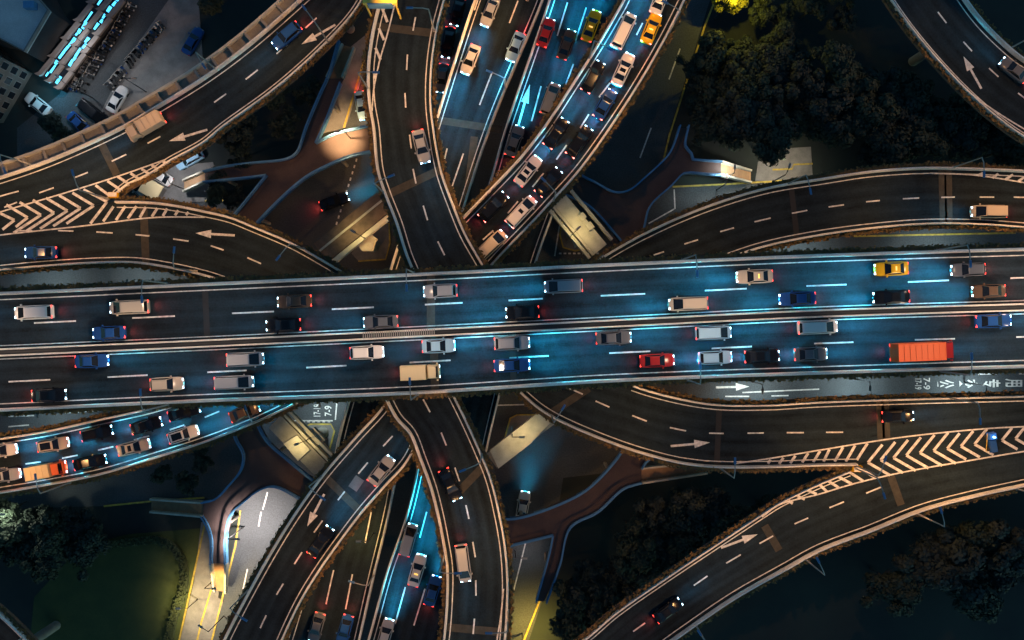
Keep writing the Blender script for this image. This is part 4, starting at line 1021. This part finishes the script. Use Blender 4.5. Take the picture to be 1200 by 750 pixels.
for k, c, x, y, z, a, lab in (
    ("sedan", "silver", 494, 172, Z_A, -76, "silver car on the flyover at the upper middle"), ("van", "silver", 543, 660, Z_A, -82, "silver van on the flyover near the bottom"), ("sedan", "black", 528, 568, Z_A, -65, "black car on the flyover left of the tan wedge beam"),
    ("suv", "blue", 336, 42, zf1(328, 50), 220, "blue off-roader on the outer left ramp beside the arrow"), ("truck", "beige", 172, 149, zf1(172, 149), 210, "beige box truck on the outer left ramp above the chevrons"),
    ("sedan", "blue", 48, 296, Z_FG, 181, "blue car on the lower left ramp below the chevrons"),
    ("van", "beige", 1158, 248, Z_CD, 180, "beige van on the right slip road at the right edge"),
    ("sedan", "black", 1052, 488, Z_FG, 2, "black car on the inner loop ramp above the right chevrons"), ("sedan", "black", 783, 715, zg2(783, 715), 36, "black car with red tail lights on the outer right ramp at the bottom"),
    ("sedan", "grey", 1188, 82, Z_FG, 141, "grey car on the upper right corner ramp")):
    vehicle(k, c, x, y, z, a, lab, OG, beam=1)
HG = "vehicles on the two lower carriageways"
for k, c, x, y, a, lab in (
    ("sedan", "white", 551, 70, -112, "white car on the left lower carriageway, outer lane"), ("sedan", "pale blue", 604, 55, -112, "pale blue car on the left lower carriageway beside the dark slot"), ("sedan", "silver", 574, 14, -112, "silver car on the left lower carriageway at the top edge"),
    ("van", "beige", 645, 116, 70, "beige van on the right lower carriageway beside the painted arrow"), ("sedan", "red", 640, 38, 71, "red car on the right lower carriageway at the top"), ("sedan", "brown", 664, 52, 70, "brown car in the middle lane of the right lower carriageway"), ("taxi", "yellow", 693, 30, 70, "yellow taxi on the right lower carriageway beside the queueing ramp"), ("sedan", "grey", 603, 165, 70, "grey car with red tail lights on the right lower carriageway under the ramp wall"),
    ("van", "silver", 479, 632, 74, "silver van on the right lower carriageway at the bottom"), ("taxi", "white", 489, 668, 74, "white taxi on the right lower carriageway at the bottom"), ("sedan", "blue", 507, 692, 74, "blue car on the right lower carriageway beside the flyover wall"), ("sedan", "silver", 452, 742, 74, "silver car at the bottom edge on the right lower carriageway"),
    ("sedan", "grey", 371, 735, -106, "grey car on the left lower carriageway at the bottom"), ("sedan", "blue", 404, 738, -106, "dark blue car on the left lower carriageway at the bottom edge")):
    vehicle(k, c, x, y, Z_H, a, lab, HG, beam=4 if "right lower" in lab else 2 if "bottom" in lab else 3)
GG = "vehicles on the ground streets"
for k, c, x, y, a, lab, li in (
    ("sedan", "white", 137.5, 116.5, 60, "white car parked beside the scooter row at upper left", False), ("van", "black", 110, 132.5, -38, "black van parked beside the white car at upper left", False), ("sedan", "white", 44.5, 122, 142, "white car in the cyan glow at upper left", False), ("sedan", "blue", 94, 146, -45, "dark blue car partly under the tree at upper left", False),
    ("suv", "pale blue", 222, 187, 208, "pale blue off-roader parked under the outer ramp", False), ("sedan", "white", 187, 206, 150, "white car parked under the outer ramp beside the pavement", False), ("sedan", "silver", 166, 224, 135, "silver car parked beside the chevron nose at ground level", False),
    ("sedan", "black", 536, 14, -105, "black car with red lights in the narrow street left of the carriageways, top one", True), ("sedan", "black", 525, 50, -100, "black car in the narrow street left of the carriageways, second from top", True), ("sedan", "grey", 518, 92, -98, "grey car in the narrow street left of the carriageways, third from top", True),
    ("sedan", "pale blue", 424, 124, -80, "pale blue car squeezed between the narrow pavement and the flyover", True), ("sedan", "black", 392, 236, 20, "black car at ground level under the upper left footbridge", True), ("sedan", "white", 613, 592, 80, "white car with blue-white headlights beside the lower right footbridge", True), ("sedan", "blue", 226, 48, 60, "blue car standing in for a blue light streak at upper left", False)):  # the blue car at upper left stands in for a streak of light
    vehicle(k, c, x, y, .01, a, lab, GG, lights=li, beam=2 if "under the upper left" in lab else 2 if "footbridge" in lab else 1)
for o, kind, sr in extras:      # roof details are added after all copies are made
    suv = kind == "suv"
    zr = {"sedan": 1.42, "taxi": 1.42, "suv": 1.66, "van": 1.85}.get(kind, 0)
    if kind == "taxi":
        mb = MB(); mb.box(-.5, -.32, -.28, .28, zr, zr+.14, .04, .05); mb.build("roof_sign", AMBER, o)
    if sr:
        mb = MB()
        if suv: mb.box(-1.5, .05, -.5, .5, zr, zr+.012, .04, .04)
        elif kind == "van": mb.box(-.35, .15, -.36, .36, zr-.01, zr+.012, .03, .03)
        else: mb.box(-.62, -.1, -.42, .42, zr, zr+.012, .03, .03)
        mb.build("sunroof", GLASS, o)

# scooters parked in two packed rows
def make_scooter():
    r = empty("scooter")
    mb = MB(); mb.box(-.75, -.05, -.16, .16, .35, .72, .08, .04); mb.box(-.05, .42, -.14, .14, .22, .34); mb.box(.40, .56, -.17, .17, .25, .95, .03, .03)
    mb.build("body", CARP["black"], r).material_slots[0].link = 'OBJECT'
    mb = MB(); mb.box(-.72, .0, -.14, .14, .725, .80, .05, .03); mb.build("seat", TYRE, r)
    mb = MB(); mb.tube((.46, -.34, 1.02), (.46, .34, 1.02), .03, .03, 6); mb.tube((.5, 0, .9), (.46, 0, 1.03), .04, .04, 6); mb.build("handlebar", STEEL, r)
    for x in (-.55, .62):
        mb = MB(); mb.tube((x, -.06, .24), (x, .06, .24), .24, .24, 12); mb.build("wheel", TYRE, r)
    return r
sc0 = make_scooter(); used = False
rows = [((86, 108), (152, 2), 34, 158, "dark scooter in the packed row along the zigzag roof"), ((93, 110), (157, 6), 30, 158, "dark scooter in the packed row along the zigzag roof"), ((128, 104), (192, 28), 26, 130, "dark scooter in the row beside the white parked car"), ((134, 98), (178, 44), 16, 130, "dark scooter in the row beside the white parked car")]
rs = random.Random(3)
for a, b, n, ang, lab in rows:
    for i in range(n):
        if rs.random() < .12: continue
        t = (i+.5)/n; px = a[0]+(b[0]-a[0])*t+rs.uniform(-.8, .8); py = a[1]+(b[1]-a[1])*t+rs.uniform(-.8, .8)
        o = sc0 if not used else copy_tree(sc0); used = True
        o.location = P(px, py, 0)+Vector((0, 0, .13)); o.rotation_euler = (0, 0, R(ang+rs.uniform(-9, 9)))
        for ch in o.children:
            if strip_suffix(ch.name) == "body": ch.material_slots[0].material = CARP[rs.choice(["black", "black", "grey", "silver", "white", "blue"])]
        tag(o, lab, "scooter", "scooters " + ("along the zigzag roof" if ang == 158 else "beside the white parked car"))

# ------------------------------------------------------------------ buildings, upper left
def bbox_building(name, label, pts, z, wallm, roofm, eave=.5):
    root = empty(name, P(pts[0][0], pts[0][1], 0)*1, 0, label, "building"); root.location = (0, 0, 0)
    q = [P(x, y, z).to_2d() for x, y in pts]
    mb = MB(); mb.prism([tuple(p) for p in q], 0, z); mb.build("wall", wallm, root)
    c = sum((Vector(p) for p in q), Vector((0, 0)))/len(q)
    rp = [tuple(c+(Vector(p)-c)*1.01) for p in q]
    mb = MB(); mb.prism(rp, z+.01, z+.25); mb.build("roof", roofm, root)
    k = len(q); mb = MB()
    for i in range(k):
        a, b = Vector(rp[i]), Vector(rp[(i+1) % k]); ai, bi = a.lerp(c, .035), b.lerp(c, .035)
        mb.prism([tuple(a), tuple(b), tuple(bi), tuple(ai)], z+.255, z+.9)
    mb.build("roof_parapet", ROOFT, root)
    return root, q
def windows_on(root, a, b, z0, z1, nx, nz, m=GLASSD):
    a, b = Vector((*a, 0)), Vector((*b, 0)); d = (b-a).normalized(); n = Vector((d.y, -d.x, 0)); L = (b-a).length
    for i in range(nx):
        for j in range(nz):
            c = a+d*(L*(i+.5)/nx)+Vector((0, 0, z0+(z1-z0)*(j+.5)/nz)); mb = MB(); w, h = L/nx*.28, (z1-z0)/nz*.30
            p = [c-d*w-Vector((0,0,h)), c+d*w-Vector((0,0,h)), c+d*w+Vector((0,0,h)), c-d*w+Vector((0,0,h))]
            f = MB(); e = .1
            pe = [c-d*(w+e)-Vector((0,0,h+e)), c+d*(w+e)-Vector((0,0,h+e)), c+d*(w+e)+Vector((0,0,h+e)), c-d*(w+e)+Vector((0,0,h+e))]
            f.quad(*[x+n*.03 for x in pe]); fr = f.build("window", ROOFT, root)
            mb.quad(*[x+n*.045 for x in p]); mb.build("pane", m, fr)
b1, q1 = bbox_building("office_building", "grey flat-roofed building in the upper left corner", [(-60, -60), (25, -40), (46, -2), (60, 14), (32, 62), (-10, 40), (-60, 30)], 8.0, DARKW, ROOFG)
mb = MB(); q = P(38, 8, 8.3); mb.box(q.x-.8, q.x+.8, q.y-.5, q.y+.5, 8.27, 9.4); mb.build("roof_unit", RAILB, b1)
base2 = [(-20, 40), (38, 86), (4, 144), (-70, 150)]
zb2 = 11.0
k2 = CAM_H/(CAM_H-zb2)     # the same plan points seen at roof height
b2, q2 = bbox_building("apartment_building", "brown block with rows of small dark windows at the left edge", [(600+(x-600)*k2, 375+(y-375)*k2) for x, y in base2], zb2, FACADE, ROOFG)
windows_on(b2, q2[2], q2[1], .6, 10.6, 5, 4); windows_on(b2, q2[1], q2[0], .6, 10.6, 5, 4)
# long zigzag-roofed shop row with blue lit strips
def zigzag():
    z = 3.4; root = empty("shop_row", (0, 0, 0), 0, "long shop row with a zigzag taupe roof and glowing blue skylight strips", "building")
    A, B = P(58, 97, z), P(133, -8, z); d = (B-A).normalized(); n = Vector((d.y, -d.x, 0)); L = (B-A).length; W = 2.15
    def q(t, s): return A+d*t+n*s
    mb = MB(); mb.prism([tuple(q(t, s).to_2d()) for t, s in ((0, -W*.8), (L, -W*.8), (L, W*.55), (0, W*.55))], 0, z-.4); mb.build("wall", DARKW, root)
    mb = MB(); mb.prism([tuple(q(t, s).to_2d()) for t, s in ((0, -W*.8), (L, -W*.8), (L, W*.8), (0, W*.8))], z-.39, z-.15); mb.build("roof", DARKIN, root)
    nb = 5; step = L/nb; rr = random.Random(4)
    for k in range(nb):
        t0, t1 = k*step, (k+1)*step
        for s0, s1 in ((-W, -W+.62), (-.32, .3), (W-.7, W)):
            mb = MB(); mb.prism([tuple(q(t, s).to_2d()) for t, s in ((t0-.2, s0-.45), (t0+.4, s0-.05), (t1+.02, s0+.15), (t1+.02, s1+.15), (t0+.3, s1+.0), (t0-.05, s1-.3))], z-.14, z+.35); mb.build("eave", ROOFT, root)
        for j, (s0, s1) in enumerate(((-W+.62, -.32), (.3, W-.7))):
            mb = MB(); mb.prism([tuple(q(t, s).to_2d()) for t, s in ((t0+.4, s0+.1), (t1-.3, s0+.18), (t1-.3, s1+.05), (t0+.4, s1-.08))], z-.145, z-.08)
            m = mb.build("skylight", GLASSD, root); tt = t0+.5; end = t0+.4+(step-.8)*(.45 if (k, j) in ((0, 1), (2, 1), (3, 0)) else 1)
            while tt < end:
                w_ = rr.uniform(.5, 1.5); o_ = s0+.3+rr.uniform(0, .25)
                mb = MB(); mb.prism([tuple(q(t, s).to_2d()) for t, s in ((tt, o_), (tt+w_, o_+rr.uniform(-.1, .1)), (tt+w_, o_+rr.uniform(.22, .5)), (tt, o_+rr.uniform(.22, .5)))], z-.075, z-.03); mb.build("lit_pane", CYAN, m)
                tt += w_+rr.uniform(0, .25)
    L_ = bpy.data.lights.new("cyan_light", 'POINT'); L_.energy = 500; L_.color = (.12, .65, 1.0); L_.shadow_soft_size = .5
    lo = bpy.data.objects.new("cyan_light", L_); lo.location = P(54, 104, 3.0); lo.parent = root; col.objects.link(lo)
zigzag()
def kiosk():
    r = empty("kiosk", P(184, 224, 0), R(-30), "beige roofed guard kiosk below the chevron nose", "kiosk")
    mb = MB(); mb.box(-1.3, 1.3, -1.0, 1.0, .12, 2.4); mb.build("wall", ROOFT, r)
    mb = MB(); mb.box(-1.6, 1.6, -1.3, 1.3, 2.405, 2.6, .1, .1); mb.build("roof", CARP["cream"], r)
    mb = MB(); mb.box(-.7, .7, -1.03, -1.005, 1.1, 1.9); mb.build("window", GLASSD, r)
kiosk()
def barrier_arm():
    r = empty("barrier_gate", P(92, 137, 0), R(-32), "yellow and white barrier gate beside the black van", "barrier")
    mb = MB(); mb.box(-.2, .2, -.2, .2, 0, 1.1); mb.build("housing", CHROME, r)
    mb = MB(); mb.tube((0, 0, .95), (2.4, 0, .95), .07, .05); mb.build("arm", PAINTY, r)
barrier_arm()

# ------------------------------------------------------------------ trees
def crown_mesh(seed, rad, h, n, m):
    rr = random.Random(seed); mb = MB()
    lobes = [(Vector((rr.gauss(0, .38)*rad, rr.gauss(0, .38)*rad, h+rr.uniform(-1.2, .8))), rad*rr.uniform(.24, .42)) for _ in range(19)]
    for _ in range(n):
        c, r_ = rr.choice(lobes)
        v = Vector((rr.gauss(0, 1), rr.gauss(0, 1), rr.gauss(0, 1)+.35)).normalized()*r_*rr.uniform(.55, 1.08)
        v.z *= .75; p = c+v
        s = rr.uniform(.10, .24); nn = (v.normalized()+Vector((rr.uniform(-.7, .7), rr.uniform(-.7, .7), rr.uniform(-.2, .8)))).normalized()
        u = nn.orthogonal().normalized(); w = nn.cross(u); a = rr.uniform(0, 6.28); u, w = u*math.cos(a)+w*math.sin(a), w*math.cos(a)-u*math.sin(a)
        mb.quad(p-u*s-w*s*.6, p+u*s-w*s*.5, p+u*s*.8+w*s*.7, p-u*s*.7+w*s*.6)
    return mb
def make_tree(seed, m, rad=3.0, h=6.0):
    r = empty("tree"); rr = random.Random(seed)
    mb = MB(); mb.tube((0, 0, -.1), (.15, .1, h*.62), .22, .14, 8)
    for k in range(6):
        a = k*1.05+rr.uniform(-.3, .3); z = h*rr.uniform(.45, .62)
        mb.tube((.1, .08, z), (math.cos(a)*rad*.55, math.sin(a)*rad*.55, z+rr.uniform(1.0, 2.2)), .09, .03, 6)
    mb.build("trunk", BARK, r, 50); crown_mesh(seed, rad, h, 4200, m).build("crown", m, r)
    return r
tree_protos = [make_tree(i+1, LEAVES[i % 3]) for i in range(6)]
used_p = set()
rt = random.Random(21)
def tree(px, py, sc, label, group, k=None):
    k = rt.randrange(6) if k is None else k
    p = tree_protos[k]; o = p if k not in used_p else copy_tree(p); used_p.add(k)
    o.location = P(px, py, 0)+Vector((0, 0, 0)); o.rotation_euler = (0, 0, rt.uniform(0, 6.28)); o.scale = (sc, sc, sc*rt.uniform(.85, 1.1))
    return tag(o, label, "tree", group)
def grove(poly, step, label, group, smin=.8, smax=1.3, avoid=()):
    vs = [Vector((x, y, 0)) for x, y in poly]; x0, x1 = min(v.x for v in vs), max(v.x for v in vs); y0, y1 = min(v.y for v in vs), max(v.y for v in vs)
    y = y0+step/2; row = 0
    while y < y1:
        x = x0+(step/2 if row % 2 else step)
        while x < x1:
            px, py = x+rt.uniform(-.3, .3)*step, y+rt.uniform(-.3, .3)*step
            if in_poly(Vector((px, py, 0)), vs): tree(px, py, rt.uniform(smin, smax), label, group)
            x += step
        y += step*.9; row += 1
grove([(815, 60), (850, 60), (960, 95), (1040, 110), (1130, 135), (1210, 190), (1210, 225), (1120, 185), (1000, 185), (955, 172), (890, 180), (815, 170), (800, 130)], 24, "dark leafy tree in the grove north of the right slip road", "trees of the right grove")
grove([(860, -20), (1000, -20), (1010, 20), (930, 60), (868, 50)], 34, "dark tree at the top edge of the right park", "trees at the top of the right park", .7, 1.0)
grove([(690, 640), (760, 575), (850, 575), (900, 590), (780, 660), (700, 725), (650, 760)], 26, "dark tree between the lower footbridge and the outer right ramp", "trees by the lower right footbridge")
grove([(1010, 640), (1110, 610), (1220, 610), (1220, 680), (1120, 690), (1000, 680)], 34, "dark tree in the right park below the outer ramp", "trees in the lower right park", 1.0, 1.5)
grove([(-20, 600), (60, 592), (120, 600), (130, 640), (90, 665), (40, 640), (-20, 640)], 25, "dark tree in the lower left park above the lawn", "trees in the lower left park", .9, 1.3)
grove([(250, 135), (330, 100), (372, 90), (355, 160), (300, 182), (245, 188)], 40, "dark tree between the outer ramp and the upper left footbridge", "trees at upper left", .7, 1.0)
grove([(245, -30), (320, -30), (275, 30), (240, 55)], 34, "dark tree outside the outer ramp at the top", "trees outside the upper left ramp", .7, 1.0)
grove([(255, 205), (300, 212), (278, 242), (250, 232)], 24, "small dark tree inside the fork of the upper left footbridge", "trees in the upper left footbridge fork", .5, .7)
grove([(190, 548), (270, 515), (272, 545), (240, 575)], 30, "dark shrub-like tree below the slip road wall", "trees below the slip road", .5, .75)
tree(78, 158, .8, "round green tree beside the dark blue car at upper left", None, 1)
ty = make_tree(40, LEAF_LIT, 2.6, 6.0); ty.location = P(845, 16, 0); tag(ty, "yellow-lit tree glowing at the top edge", "tree")
tg = tree(24, 592, .9, "green tree lit from inside by a white lamp at lower left", None, 0)
# clipped hedge round the lawn
def hedge(pts, label, hw=.5, hgt=.8):
    w = world(spline(pts, 5), zc(0)); mb = MB()
    a, b = offset(w, hw), offset(w, -hw)
    mb.strip([[a[k], a[k]+Vector((0,0,hgt)), b[k]+Vector((0,0,hgt)), b[k]] for k in range(len(w))])
    r = mb.build("hedge", HEDGE); tag(r, label, "hedge")
    mb = MB(); plants_on(mb, up(w, hgt-.1), hw*1.1, 16, .14, random.Random(len(pts))); mb.build("leaves", HEDGE, r)
hedge([(90, 660), (115, 641), (150, 635), (185, 632), (204, 640), (215, 655), (218, 675), (215, 695), (206, 720), (200, 752), (198, 790)], "low clipped hedge curving round the lawn at lower left")
gline("yellow_kerb", [[(441, 262), (456, 262), (457, 285), (452, 304), (420, 306)], [(358, 502), (363, 497), (388, 497), (392, 505), (386, 528)], [(660, 258), (656, 275), (660, 290), (674, 294), (694, 290)], [(592, 512), (598, 490), (606, 486), (634, 486)]], PAINTY, .25, "yellow kerbs of the traffic islands", .15)

# ------------------------------------------------------------------ night sky and moon
w = bpy.data.worlds.new("World"); scene.world = w; w.use_nodes = True
nt = w.node_tree; bg = nt.nodes["Background"]
sky = nt.nodes.new("ShaderNodeTexSky"); sky.sky_type = 'NISHITA'; sky.sun_disc = False
sky.sun_elevation = R(12); sky.sun_rotation = R(140)
tint = nt.nodes.new("ShaderNodeMix"); tint.data_type = 'RGBA'; tint.blend_type = 'MULTIPLY'; tint.inputs["Factor"].default_value = 1
tint.inputs["B"].default_value = (0.42, 0.95, 1.30, 1)
nt.links.new(sky.outputs[0], tint.inputs["A"]); nt.links.new(tint.outputs["Result"], bg.inputs["Color"]); bg.inputs["Strength"].default_value = 0.092
sl = bpy.data.lights.new("moon", 'SUN'); sl.energy = 0.04; sl.angle = R(0.5); sl.color = (.75, .88, 1.0)
so = bpy.data.objects.new("moon", sl); so.rotation_euler = (R(50), 0, R(140)); col.objects.link(so)

scene.view_settings.view_transform = 'Standard'; scene.view_settings.look = 'None'
scene.view_settings.exposure = 0; scene.view_settings.gamma = 1; scene.view_settings.use_curve_mapping = False
